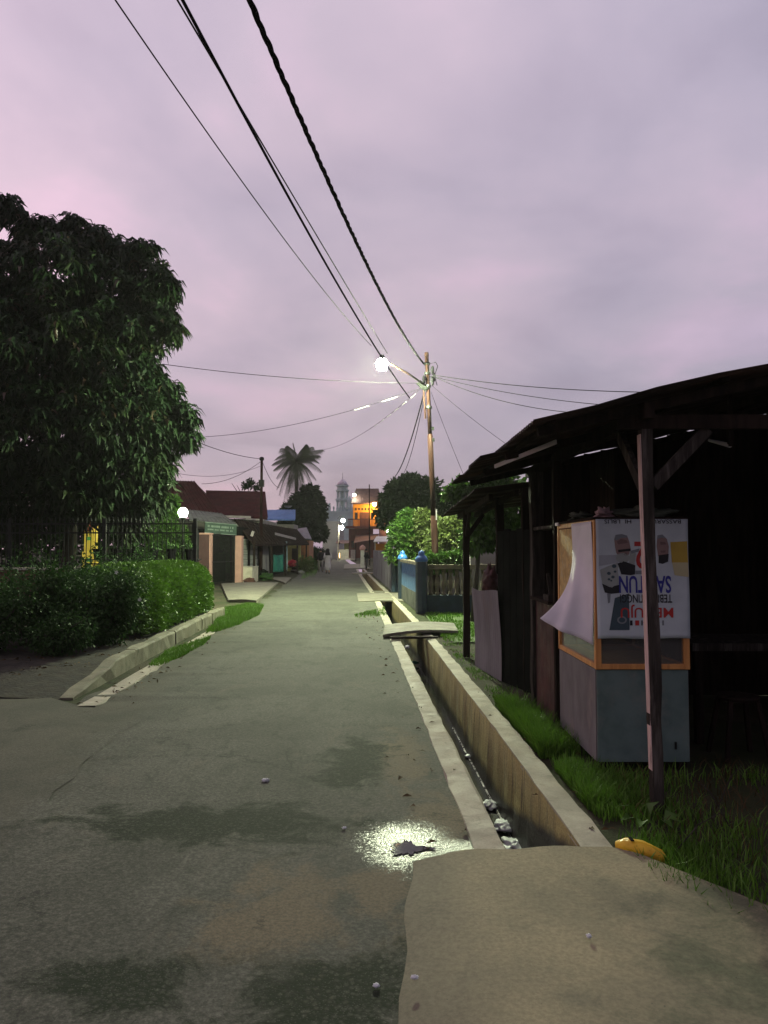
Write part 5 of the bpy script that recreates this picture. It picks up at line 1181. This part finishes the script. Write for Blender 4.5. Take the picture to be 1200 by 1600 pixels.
MB().beam(s0, s1, .04, .42).build('board', M['greensign'], t)
for zz in (.225, -.225): MB().beam(s0+Vector((0,0,zz)), s1+Vector((0,0,zz)), .06, .025).build('board_edge', M['greenletter'], t)
rr = random.Random(9)
for row, hh_ in ((.07, .09), (-.07, .06)):
    s = .08
    while s < .9:
        w = rr.uniform(.015, .035); p = s0.lerp(s1, s)+nv*.024+Vector((0,0,row)); q = s0.lerp(s1, s+w)+nv*.024+Vector((0,0,row)); MB().beam(p, q, .004, hh_).build('lettering', M['greenletter'], t); s += w + (.012 if rr.random() < .8 else .05)
for s in (.06, .94): p = s0.lerp(s1, s); MB().tube([(p.x, p.y+.05, 0), (p.x, p.y+.05, p.z+.25)], .035, 8).build('sign_post', M['iron'], t)
# globe lamp
gp = at(286, 800, 23.5)
t = thing('globe_lamp', 'glowing round globe lamp on a dark post in the left yard', 'lamp', (gp.x, gp.y, 0))
MB().tube([(gp.x, gp.y, 0), (gp.x, gp.y, gp.z-.20)], .035, 8).build('lamp_post', M['iron'], t)
MB().lathe([(.05, -.24), (.09, -.20), (.10, -.165)], tuple(gp), 12).build('fitting', M['iron'], t)
MB().lathe([(.08, -.163), (.125, -.10), (.148, -.02), (.12, .07), (.07, .12), (.001, .135)], tuple(gp), 18).build('globe', M['globeglow'], t, smooth=True)
# yellow pillar with motifs
YD_ = 28.5; c_ = at(141, 885, YD_); t = thing('yellow_pillar', 'yellow painted pillar with green motifs behind the railing', 'pillar', (c_.x, YD_, 0))
MB().box((c_.x-.20, YD_-.15, 0), (c_.x+.20, YD_+.2, 2.55)).build('shaft', M['yellowpillar'], t, bevel=.02); MB().box((c_.x-.25, YD_-.2, .0), (c_.x+.25, YD_+.25, 1.45)).build('plinth', M['yellowpillar'], t, bevel=.02)
MB().lathe([(.16, 2.55), (.21, 2.62), (.18, 2.74), (.05, 2.82)], (c_.x, YD_, 0), 10).build('cap', M['yellowpillar'], t)
MB().lathe([(.06, 0), (.12, .05), (.16, .18), (.13, .23), (.14, .28)], (c_.x+.04, YD_-.28, 2.22), 8).build('red_urn', M['redpot'], t)
for z, w in ((1.95, .08), (1.15, .12), (.95, .10)):
    yy = YD_-.152 if z > 1.5 else YD_-.202; MB().box((c_.x-w, yy-.012, z-.07), (c_.x+w, yy, z+.06)).build('green_motif', M['greenmotif'], t)
# plant rack with pots
t = thing('plant_rack', 'low dark shelf rack holding flower pots behind the railing', 'rack', (-7.6, 22.6, 0))
for z in (.75, 1.22): MB().box((-8.9, 22.4, z), (-5.5, 22.8, z+.03)).build('shelf', M['iron'], t)
for x in (-8.85, -7.2, -5.55): MB().box((x-.02, 22.42, 0), (x+.02, 22.46, 1.25)).build('leg', M['iron'], t)
labs = ['dark flower pot at the left end of the rack by the yellow pillar', 'second dark flower pot from the yellow pillar', 'third dark flower pot from the yellow pillar', 'third dark flower pot from the right end of the rack', 'second dark flower pot from the right end of the rack', 'dark flower pot at the right end of the rack']
for k in range(6):
    x = -8.55+.55*k; t = thing('flower_pot', labs[k], 'flower pot', (x, 22.6, 1.25), 'flower pots on the rack')
    MB().lathe([(.10, .001), (.15, .26), (.165, .27), (.165, .31), (.14, .31)], (x, 22.6, 1.25), 12).build('pot', M['black'], t)
    d_ = sphere_dirs(40); v, f = leaf_arrays(np.array([[x, 22.6, 1.6]])+d_*.06*np.array([1, 1, .5]), d_+np.array([0, 0, .5]), rng.uniform(.12, .26, 40), np.full(40, .045), .5); o = np_mesh('foliage', v, f, M['shrubleaf'], t); o['kind'] = 'stuff'
t = thing('yard_screen', 'pale slatted screen far behind the yellow pillar', 'screen', (-12.6, 31, 0))
for z in (.8, 1.25, 1.7): MB().box((-13.6, 31, z), (-11.6, 31.06, z+.06)).build('slat', M['coping'], t)
for x in (-13.4, -11.9): MB().box((x, 31.065, 0), (x+.1, 31.14, 1.9)).build('upright', M['iron'], t)

# ------------------------------------------------------------------ houses on the left
def quadbox(pts, th):
    """sheet through four points, thickened downwards"""
    p = [Vector(q) for q in pts]; q = [v-Vector((0,0,th)) for v in p]
    return MB().add(p+q, [(0,1,2,3),(7,6,5,4),(0,4,5,1),(1,5,6,2),(2,6,7,3),(3,7,4,0)])
def ribs(a, b_, c_, d_, n, mt_, par, nm='roof_rib', r=.04):
    a, b_, c_, d_ = map(Vector, (a, b_, c_, d_)); m = MB()
    for k in range(n+1): p = a.lerp(b_, k/n)+Vector((0,0,.02)); q = d_.lerp(c_, k/n)+Vector((0,0,.02)); m.beam(p, q, r, r)
    o = m.build(nm, mt_, par); o['kind'] = 'stuff'; return o
h = thing('house', 'low house with a long maroon hipped roof behind the gate', 'house', (-9.5, 45, 0))
RA = [at(235, 805, 41), at(345, 805, 41), at(303, 752, 45), at(235, 750, 45)]
quadbox(RA, .12).build('roof', M['maroon'], h); ribs(*RA, 16, M['maroon'], h)
RH = [at(345, 805, 41), at(352, 800, 49), at(303, 752, 45.02)]
MB().poly(RH).build('roof_hip', M['maroon'], h, solid=.08)
RB = [at(330, 804, 41.6), at(418, 809, 41.6), at(414, 769, 45.6), at(322, 767, 45.6)]
quadbox(RB, .12).build('roof', M['maroon'], h); ribs(*RB, 16, M['maroon'], h)
quadbox([at(322, 766, 45.62), at(414, 768, 45.62), at(418, 808, 50), at(330, 806, 50)], .12).build('roof', M['maroon'], h)
MB().beam(at(336, 806.5, 41.3), at(392, 808, 41.3), .06, .12).build('fascia', M['fascia'], h); MB().beam(at(384, 811, 41.2), at(412, 812.5, 41.2), .06, .09).build('fascia', M['fascia'], h)
MB().box((-12.6, 42.3, 0), (-6.95, 49, 3.25)).build('wall', M['housewall'], h)
for x in (-11.6, -9.9, -8.2):
    f_ = MB().box((x-.02, 42.25, 1.0), (x+.92, 42.298, 2.3)).build('window', M['wood_dark'], h); MB().box((x+.05, 42.24, 1.07), (x+.85, 42.249, 2.23)).build('pane', M['window'], f_)
h = thing('carport', 'grey green carport roof on posts behind the name board', 'carport', (-8.2, 36, 0))
CR = [at(296, 812, 34), at(372, 822, 35), at(345, 802, 39), at(292, 796, 39)]
quadbox(CR, .06).build('roof', M['greygreen'], h); ribs(*CR, 10, M['greygreen'], h, r=.03)
for px in (302, 362): p = at(px, 815, 35.2); MB().box((p.x-.05, p.y-.05, 0), (p.x+.05, p.y+.05, p.z-.12)).build('post', M['iron'], h)
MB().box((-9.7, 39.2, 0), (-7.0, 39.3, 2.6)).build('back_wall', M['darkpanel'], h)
h = thing('plank_house', 'pale plank walled lean to shop with long rusty awnings', 'house', (-6.8, 40, 0))
for r_ in range(8):
    z = .05+r_*.25; y0, y1 = 34.9, 39.9
    MB().box((-6.72+.012*(r_ % 2), y0, z), (-6.68+.012*(r_ % 2), y1, z+.235)).build('plank', M['paleplank'], h)
MB().box((-6.675, 37.0, 0), (-6.63, 37.5, 2.1)).build('door_strip', M['wood_dark'], h)
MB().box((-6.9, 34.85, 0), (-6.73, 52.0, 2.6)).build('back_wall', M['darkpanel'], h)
for k, y in enumerate((40.2, 41.0, 41.8)): MB().grid(lambda u, v, y=y: (-6.55+.1*(1-v)+.012*math.cos(u*2*math.pi*9), y+.8*u, 1.95*v), 54, 2).build('zinc_sheet', M['zinc'], h, solid=.004)
A1, A2, A3, A4 = at(366, 811, 36), at(463, 827, 52), at(482, 850, 52), at(396, 851, 36)
quadbox([A4, A3, A2, A1], .06).build('awning', M['awning'], h); ribs(A4, A3, A2, A1, 22, M['awning'], h, r=.035)
MB().beam(A4+Vector((.02,0,-.03)), A3+Vector((.02,0,-.03)), .04, .10).build('awning_edge', M['awning'], h)
MB().beam(at(430, 834, 43), at(462, 842, 48), .05, .14).build('fascia', M['fascia'], h); MB().beam(at(393, 838, 35.9), at(396, 830, 35.9), .10, .12).build('bracket', M['fascia'], h)
for y in (36.1, 40.1, 44, 48, 51.6): xx = -6.2+(y-36)*.058; MB().box((xx-.05, y-.05, 0), (xx+.05, y+.05, 1.95)).build('post', M['wood_dark'], h)
t = thing('low_box', 'pale low concrete box in front of the plank wall', 'box', (-6.55, 36, 0))
p = gnd(378, 912); MB().box((-6.62, 34.95, 0), (-6.08, 36.6, .70)).build('box', M['coping'], t, bevel=.01); MB().box((-6.64, 34.93, .702), (-6.06, 36.62, .74)).build('lid', M['coping'], t)
lump('debris_heap', (-6.15, 34.6, .10), .22, M['brickred'], 'small heap of brown rubble before the pale box', 'rubble', 101, (1.2, 1, .6), 8)
lump('debris_heap', (-5.9, 38.0, .12), .35, M['shrubleaf'], 'dark weedy heap at the foot of the short pole', 'heap', 102, (1.1, 1.6, .6), 10)
t = thing('tarpaulin', 'teal tarpaulin hanging under the rusty awning', 'tarpaulin', (-5.85, 43, 0))
p0, p1, z0, z1 = at(427, 870, 43), at(443, 868, 43.6), at(430, 894, 43).z, at(427, 866, 43).z
MB().grid(lambda u, v: (p0.x+(p1.x-p0.x)*u, p0.y+(p1.y-p0.y)*u+.05*math.sin(u*9+v*3), z0+(z1-z0)*v-.06*math.sin(u*math.pi)*v), 14, 10).build('sheet', M['teal_tarp'], t, smooth=True, solid=.004)
MB().tube([p0+Vector((0,0,.12)), p1+Vector((0,0,.12))], .02, 6).build('hanging_pole', M['iron'], t)
t = thing('hanging_cloth', 'long pale blue cloth hanging beside the teal tarpaulin', 'cloth', (-5.8, 44.5, 0))
p = at(443, 846, 44.5); q = at(449, 890, 44.5)
MB().grid(lambda u, v: (p.x+(q.x-p.x)*u+.02*math.sin(v*5), 44.5+.04*math.sin(u*12), q.z+(p.z-q.z)*v), 10, 12).build('sheet', M['cloth_blue'], t, smooth=True, solid=.004); MB().tube([(p.x-.1, 44.5, p.z+.02), (q.x+.1, 44.5, p.z+.02)], .015, 6).build('line', M['iron'], t)
p = gnd(459, 893); lump('red_bundle', (p.x-.1, p.y, .55), .26, M['redbundle'], 'bright red bundle heaped by the roadside under the awning', 'bundle', 103, (1.1, 1.0, .85), 10, sharp=.4)
t = thing('wooden_bench', 'dark low bench under the red bundle', 'bench', (p.x-.1, p.y, 0)); MB().box((p.x-.6, p.y-.3, .28), (p.x+.4, p.y+.3, .33)).build('seat', M['wood_dark'], t)
for sx in (-.55, .35): MB().box((p.x+sx-.03, p.y-.28, 0), (p.x+sx+.03, p.y+.28, .278)).build('leg', M['wood_dark'], t)
p = gnd(471, 893); lump('grey_sack', (p.x, p.y, .17), .24, M['cloth_dark'], 'grey sack slumped on the ground beside the red bundle', 'sack', 104, (1, 1.2, .75), 9)
p = gnd(470, 896); lump('grey_sack', (p.x+.1, p.y-.7, .09), .16, M['zinc'], 'small pale sack at the road edge below the grey one', 'sack', 105, (1.4, 1, .6), 9)
p = gnd(417, 904); lump('grey_sack', (p.x, 38.9, .2), .25, M['darkpanel'], 'dark sack leaning at the foot of the zinc sheets', 'sack', 106, (1, 1, 1.1), 9)
h = thing('blue_roof_house', 'house with a bright blue sheet roof beyond the short pole', 'house', (-7.3, 51, 0))
BR = [at(414, 812, 52.8), at(461, 812, 52.8), at(461, 797, 55), at(414, 797, 55)]
quadbox(BR, .06).build('roof', M['blueroof'], h); ribs(*BR, 20, M['blueroof'], h, r=.05)
MB().box((BR[0].x+.15, 53.2, 0), (BR[1].x-.15, 56, 3.3)).build('wall', M['housewall'], h); MB().box((BR[0].x+.5, 53.13, 2.85), (BR[1].x-.6, 53.195, 3.12)).build('white_strip', M['coping'], h)
MB().lathe([(.02, 0), (.18, .04), (.3, .16), (.31, .17)], (BR[2].x-.4, 54.2, BR[2].z+.1), 12).build('dish', M['zinc'], h)
h = thing('small_house', 'small lime and orange house beyond the awnings', 'house', (-6.4, 56, 0))
MB().box((-6.75, 53.0, 0), (-5.85, 53.25, 2.0)).build('front_wall', M['limewall'], h); MB().box((-6.7, 56.5, 0), (-5.6, 60, 2.2)).build('side_wall', M['orangewall'], h)
quadbox([at(469, 840, 53), at(487, 842, 54), at(479, 824, 58), at(464, 826, 58)], .06).build('roof', M['zinc'], h); MB().box((-6.45, 52.94, 0), (-6.1, 52.995, 1.6)).build('door', M['wood_dark'], h)
t = thing('dark_bin', 'dark upright drum beside the lime wall', 'drum', (-5.75, 51.6, 0)); MB().lathe([(.22, 0), (.23, .02), (.21, .3), (.23, .32), (.21, .6), (.23, .62), (.2, .64)], (-5.75, 51.6, 0), 12).build('body', M['darkpanel'], t)

# ------------------------------------------------------------------ far end: mosque and orange house
ms = thing('mosque', 'grey green mosque with a slim domed minaret at the end of the road', 'mosque', (-9, 150, 0))
MB().box((-11.6, 150, 0), (-5.2, 160, 8.6)).build('hall', M['mosque'], ms); MB().box((-11.7, 149.9, 8.603), (-5.1, 160.1, 9.1)).build('parapet', M['mosque'], ms)
for k in range(9): x = -11.5+.75*k; MB().lathe([(.14, 0), (.14, .5), (.2, .55), (.18, .8), (.02, 1.05)], (x, 150.2, 9.1), 6).build('finial', M['mosque'], ms)
MB().lathe([(.5, 0), (.5, 1.6), (.6, 1.7), (.55, 2.2), (.03, 3.1)], (-6.9, 151, 9.1), 8).build('corner_turret', M['mosque'], ms)
MB().lathe([(.3, 0), (.3, 1.1), (.36, 1.2), (.02, 1.8)], (-11.0, 151, 9.1), 8).build('corner_turret', M['mosque'], ms)
MB().box((-9.6, 118, 0), (-7.0, 132, 5.9)).build('side_wall', M['mosquewall'], ms)
for z in (1.0, 3.0):
    for y in (120, 123, 126, 129): f_ = MB().box((-7.0, y, z+.5), (-6.96, y+1.2, z+2.0)).build('window', M['window'], ms)
mc = at(535, 800, 152); mx, my = mc.x, 152.0
mz = lambda z: 8.9 + (z-8.9)*.72
def mring(name, r, z0, z1, m='mosque', n=8): return MB().lathe([(r, mz(z0)), (r, mz(z1))], (mx, my, 0), n).build(name, M[m], ms)
mring('minaret_base', 1.28, 8.9, 10.2)
def open_stage(z0, z1, r, n=8):
    s = mring('minaret_core', r*.42, z0, z1)
    for k in range(n): a = 2*math.pi*(k+.5)/n; MB().lathe([(.24, mz(z0)), (.20, mz(z0+.2)), (.20, mz(z1-.4)), (.34, mz(z1))], (mx+r*.86*math.cos(a), my+r*.86*math.sin(a), 0), 6).build('minaret_column', M['mosque'], ms)
open_stage(10.2, 12.2, 1.25); mring('minaret_balcony', 1.42, 12.2, 12.75); MB().lathe([(1.25, mz(12.75)), (1.3, mz(12.9)), (1.12, mz(12.92))], (mx, my, 0), 8).build('minaret_rail', M['mosque'], ms)
open_stage(12.75, 14.9, 1.18); mring('minaret_balcony', 1.36, 14.9, 15.3); mring('minaret_drum', 1.05, 15.3, 16.3)
MB().lathe([(1.45, mz(16.3)), (1.4, mz(16.5)), (1.1, mz(16.6))], (mx, my, 0), 12).build('minaret_eave', M['mosque'], ms)
MB().lathe([(1.08, mz(16.6)), (1.05, mz(17.0)), (.85, mz(17.5)), (.5, mz(17.9)), (.15, mz(18.15)), (.06, mz(18.3))], (mx, my, 0), 14).build('dome', M['dome'], ms, smooth=True)
MB().lathe([(.05, mz(18.3)), (.05, mz(18.7)), (.13, mz(18.85)), (.05, mz(19.0)), (.035, mz(19.6)), (.09, mz(19.7)), (.01, mz(20.2))], (mx, my, 0), 6).build('finial', M['dome'], ms)

D = 100.0
oh = thing('orange_house', 'two storey orange house with brown balcony and roof at the road end', 'house', (-1.8, D, 0))
P_ = lambda px, py, dd=0: at(px, py, D+dd)
def face(name, m, x0, x1, y0, y1, d0=0, th=.2, par=None):
    a, b_ = P_(x0, y0, d0), P_(x1, y1, d0); return MB().box((a.x, D+d0, b_.z), (b_.x, D+d0+th, a.z)).build(name, M[m], par or oh)
face('upper_wall', 'orange', 551.5, 592, 783, 825, 0, 6)
face('lower_wall', 'brown', 545, 590, 836, 872, -.5, 6)
face('side_wing', 'pinkplaster', 592.2, 604, 795, 872, .5, 5)
quadbox([P_(549, 786, -.9), P_(597, 786, -.9), P_(591, 763.5, 2.5), P_(557, 763.5, 2.5)], .15).build('roof', M['brownroof'], oh)
quadbox([P_(557, 763.4, 2.52), P_(591, 763.4, 2.52), P_(597, 786, 7), P_(549, 786, 7)], .15).build('roof', M['brownroof'], oh)
ribs(P_(549, 786, -.9), P_(597, 786, -.9), P_(591, 763.5, 2.5), P_(557, 763.5, 2.5), 14, M['brownroof'], oh, r=.06)
for k in range(7): px = 556+k*5.0; face('vent', 'window', px-1.1, px+1.1, 793.6, 797.2, -.04, .035)
face('door', 'window', 554.5, 558.5, 801, 812, -.05, .045); face('door', 'window', 579.5, 583.5, 801, 812, -.05, .045)
face('shutter', 'brown', 562, 577, 800.5, 822, -.05, .045)
for px in (553, 560.2, 578, 585, 588.5): face('column', 'orange', px-.7, px+.7, 798, 823, -.09, .085)
MB().box((P_(543, 0).x, D-1.6, P_(0, 826).z), (P_(594, 0).x, D-.004, P_(0, 822.5).z)).build('balcony_floor', M['brown'], oh)
for k in range(25): px = 544+k*2.02; a = P_(px, 812, -1.5); b_ = P_(px, 822.4, -1.5); MB().box((a.x-.035, D-1.52, b_.z), (a.x+.035, D-1.46, a.z)).build('baluster', M['brown'], oh)
face('handrail', 'brown', 543.5, 594, 810.5, 812, -1.55, .1)
face('lower_front', 'brown', 545, 583, 826.2, 836, -.9, .3)
quadbox([P_(553, 848, -4), P_(590, 842, -4), P_(592, 834, -.95), P_(556, 836, -.95)], .1).build('porch_roof', M['brownroof'], oh)
for px in (556, 586): p = P_(px, 850, -3.8); MB().box((p.x-.06, p.y-.06, 0), (p.x+.06, p.y+.06, p.z+.1)).build('porch_post', M['wood_dark'], oh)
face('window', 'window', 549, 553, 845, 856, -.56, .055); face('pale_door', 'coping', 548, 556, 859, 874, -.56, .055)
face('pipe', 'pinkplaster', 592.6, 594.6, 826, 840, -.2, .3)
def bulb(name, label, px, py, d, r, m, hang):
    p = at(px, py, d); t = thing(name, label, 'lamp', p)
    MB().lathe([(.02*1, -r), (r*.7, -r*.7), (r, 0), (r*.7, r*.7), (r*.4, r*.95)], tuple(p), 12).build('bulb', M[m], t, smooth=True)
    MB().lathe([(r*.42, r*.96), (r*.5, r*1.4), (r*.2, r*1.6)], tuple(p), 10).build('cap', M['iron'], t)
    MB().tube([p+Vector((0,0,r*1.5)), p+Vector(hang)*.5+Vector((0,0,r*1.8)), p+Vector(hang)], max(.02, r*.14), 6).build('arm', M['iron'], t)
bulb('house_lamp', 'warm glowing lamp on the front of the orange house', 585, 788, 98.4, .22, 'warmglow', (.1, 1.5, .4))
bulb('roof_lamp', 'white lamp glowing beside the brown roof of the orange house', 553.5, 773.5, 99.5, .20, 'whiteglow', (.55, 2.6, .1))
bulb('post_lamp', 'upper of two white lamps at the end of the road', 536, 813.5, 108, .28, 'whiteglow', (-.8, .1, .3))
bulb('post_lamp', 'lower of two white lamps at the end of the road', 534, 824.5, 104, .26, 'whiteglow', (-.42, .1, .25))
bulb('porch_lamp', 'small white lamp above the pale awning on the right', 605.5, 829, 66, .13, 'whiteglow', (.3, .6, .15))
p = gnd(529, 876); t = thing('lamp_post', 'yellowish post carrying the two white lamps at the road end', 'lamp post', (p.x, 104.2, 0)); q = at(529, 823, 104.2)
MB().tube([(q.x, 104.2, 0), (q.x, 104.2, q.z+.3)], .09, 8).build('shaft', M['coping'], t); MB().tube([(q.x, 104.2, 2.2), (q.x+.12, 104.2, 2.2), (q.x+.12, 104.2, 2.5)], .12, 6).build('box', M['iron'], t)
p = at(529.5, 870, 106); t = thing('lit_panel', 'small warm lit panel at the foot of the lamp post', 'light', (p.x, 106, 0)); MB().box((p.x-.10, 106, .35), (p.x+.12, 106.1, 1.0)).build('panel', M['postglow'], t); MB().box((p.x-.04, 106.02, 0), (p.x+.06, 106.08, .349)).build('foot', M['iron'], t)
t = thing('roadside_kiosk', 'pale low kiosk wall below the two white lamps', 'kiosk', (-6, 112, 0))
MB().box((-6.9, 112, 0), (-4.4, 114, 1.5)).build('counter', M['coping'], t); quadbox([(-7.1, 111.2, 2.45), (-4.2, 111.2, 2.45), (-4.2, 114.2, 2.9), (-7.1, 114.2, 2.9)], .08).build('roof', M['brownroof'], t)
for x in (-6.8, -4.5): MB().box((x-.06, 111.4, 0), (x+.06, 111.52, 2.42)).build('post', M['coping'], t)
MB().box((-6.0, 113.9, 1.501), (-5.2, 114, 2.6)).build('back_panel', M['limewall'], t)
t = thing('awning_shop', 'pale bright sheet awning on a stall beyond the grey wall', 'awning', (-.3, 62, 0))
quadbox([at(583.5, 846, 60), at(609, 846, 60), at(607, 838, 63), at(588, 838, 63)], .06).build('awning', M['paleawning'], t)
a = at(586, 846, 60.2); b_ = at(608, 846, 60.2); MB().box((a.x, 61.5, 0), (b_.x, 61.7, 2.0)).build('back_wall', M['orange'], t)
for p in (a, b_): MB().box((p.x-.04, 60.2, 0), (p.x+.04, 60.28, p.z-.05)).build('post', M['coping'], t)
pole('thin_pole', 'thin tall bare pole in front of the orange house', Vector((-1.36, 72, 0)), at(577, 757, 72), .07, .05, 2)
t = thing('gate_post', 'pale painted gatepost with a pink cap beyond the grey wall', 'post', (-2.2, 66, 0))
p = gnd(566.5, 888); MB().box((p.x-.16, p.y-.15, 0), (p.x+.14, p.y+.15, 1.45)).build('shaft', M['paleawning'], t, bevel=.02); MB().lathe([(.2, 1.452), (.26, 1.55), (.22, 1.75), (.05, 1.9)], (p.x, p.y, 0), 10).build('cap', M['pinkpillar'], t)

# ------------------------------------------------------------------ people
def person(label, base, h, yaw, stride, clothes, hijab, skirt=False, arm=.1):
    """one skinned body; clothing and head cover are children"""
    base = Vector(base); t = thing('person', label, 'person', base, 'people on the road')
    k = h/1.65; cy, sy = math.cos(yaw), math.sin(yaw)
    W = lambda x, y, z: (base.x + (x*cy-y*sy)*k, base.y + (x*sy+y*cy)*k, base.z + z*k)
    js = [((0,0,.92),.125), ((0,.01,1.12),.115), ((0,.01,1.32),.125), ((0,0,1.43),.06), ((0,-.02,1.50),.085), ((0,-.03,1.58),.085),
          ((.10,0,.86),.085), ((.11,-stride,.47),.055), ((.11,-stride*1.2,.08),.038), ((.11,-stride*1.2-.13,.03),.028),
          ((-.10,0,.86),.085), ((-.11,stride*.6,.48),.055), ((-.11,stride*1.5,.10),.038), ((-.11,stride*1.5-.12,.04),.028),
          ((.18,.01,1.35),.05), ((.23,arm,1.08),.038), ((.22,-arm*.4,.86),.028), ((.22,-arm*.6,.78),.024),
          ((-.18,.01,1.35),.05), ((-.23,-arm,1.08),.038), ((-.22,-arm*1.6,.87),.028), ((-.22,-arm*1.9,.80),.024)]
    ed = [(0,1),(1,2),(2,3),(3,4),(4,5),(0,6),(6,7),(7,8),(8,9),(0,10),(10,11),(11,12),(12,13),(2,14),(14,15),(15,16),(16,17),(2,18),(18,19),(19,20),(20,21)]
    me = bpy.data.meshes.new('body'); o = bpy.data.objects.new('body', me); COL.objects.link(o); o.parent = t; LOC[o.name] = base
    me.from_pydata([Vector(W(*p))-base for p, r in js], ed, []); me.materials.append(M['skin'])
    sk = o.modifiers.new('skin', 'SKIN'); sub = o.modifiers.new('sub', 'SUBSURF'); sub.levels = sub.render_levels = 1
    for i, (p, r) in enumerate(js): me.skin_vertices[0].data[i].radius = (r*k, r*k)
    me.skin_vertices[0].data[0].use_root = True
    def ring(profile, n=14, sway=0):
        b = MB(); vs = []
        for rx, ry, x, y, z in profile:
            for i in range(n): a = 2*math.pi*i/n; w = 1+.05*math.sin(a*4)*(1 if z < .9 else .2); vs.append(W(x+rx*w*math.cos(a), y+ry*w*math.sin(a), z))
        m = len(profile); fs = [(j*n+i, j*n+(i+1) % n, (j+1)*n+(i+1) % n, (j+1)*n+i) for j in range(m-1) for i in range(n)]; fs += [tuple(range(n-1, -1, -1)), tuple((m-1)*n+i for i in range(n))]
        return b.add(vs, fs)
    if skirt: ring([(.25, .24, 0, .0, .22), (.22, .20, 0, 0, .5), (.20, .16, 0, 0, .85), (.17, .135, 0, 0, 1.08), (.21, .15, 0, 0, 1.32), (.12, .10, 0, 0, 1.44)]).build('dress', M[clothes], t, smooth=True)
    else:
        ring([(.185, .15, 0, 0, .82), (.17, .14, 0, 0, 1.05), (.215, .155, 0, 0, 1.32), (.12, .10, 0, 0, 1.44)]).build('shirt', M[clothes[0]], t, smooth=True)
        for sx, st_ in ((.11, (0, -stride, -stride*1.2)), (-.11, (0, stride*.6, stride*1.5))):
            MB().tube([W(sx*.9, st_[0], .88), W(sx, st_[1], .47), W(sx, st_[2], .10)], [.115*k, .085*k, .065*k], 10).build('trouser_leg', M[clothes[1]], t, smooth=True)
    for sx, sg in ((1, 1), (-1, -1)):
        a_ = [W(sx*.17, .01, 1.37), W(sx*.235, sg*arm, 1.08), W(sx*.225, -arm*.4 if sx > 0 else -arm*1.6, .88)]
        MB().tube(a_, [.068*k, .055*k, .045*k], 9).build('sleeve', M[clothes if skirt else clothes[0]], t, smooth=True)
    if hijab: ring([(.20, .17, 0, .01, 1.22), (.19, .15, 0, .01, 1.36), (.115, .12, 0, .01, 1.44), (.125, .135, 0, .0, 1.54), (.115, .125, 0, .0, 1.63), (.05, .06, 0, .01, 1.685)]).build('headscarf', M['cloth_black'], t, smooth=True)
    else: ring([(.09, .095, 0, .02, 1.52), (.098, .108, 0, .01, 1.58), (.085, .095, 0, .01, 1.65), (.03, .04, 0, .01, 1.685)]).build('hair', M['cloth_black'], t, smooth=True)
    for sx, yy in ((.11, -stride*1.2), (-.11, stride*1.5)): MB().box(W(sx-.045, yy-.17, .0), W(sx+.045, yy+.06, .05)).build('shoe', M['cloth_black'], t, bevel=.01)
p = gnd(512, 896); person('walker in a long lilac dress and black headscarf seen from behind', p, 1.56, math.pi, .12, 'cloth_lilac', True, True)
p = gnd(501, 893.5); person('walker in black top and pale khaki trousers beside the lilac dress', p, 1.55, math.pi+.2, .16, ('cloth_black', 'cloth_khaki'), False)
p = gnd(572.5, 890.5); person('person all in dark clothes standing beside the pale gatepost', (p.x, p.y, 0), 1.55, math.pi*.6, .03, ('cloth_black', 'cloth_dark'), False)

# ------------------------------------------------------------------ thin dusk haze
hb = MB().box((-60, -40, -1.2), (60, 300, 30)).build('haze', None, None); hb['kind'] = 'stuff'
hm = bpy.data.materials.new('haze_air'); hm.use_nodes = True; hm.node_tree.nodes.clear()
hv = hm.node_tree.nodes.new('ShaderNodeVolumePrincipled'); ho = hm.node_tree.nodes.new('ShaderNodeOutputMaterial')
hv.inputs['Color'].default_value = (0.9, 0.88, 0.9, 1); hv.inputs['Density'].default_value = 0.00035; hv.inputs['Anisotropy'].default_value = 0.5
hm.node_tree.links.new(hv.outputs[0], ho.inputs['Volume']); hb.data.materials.append(hm)
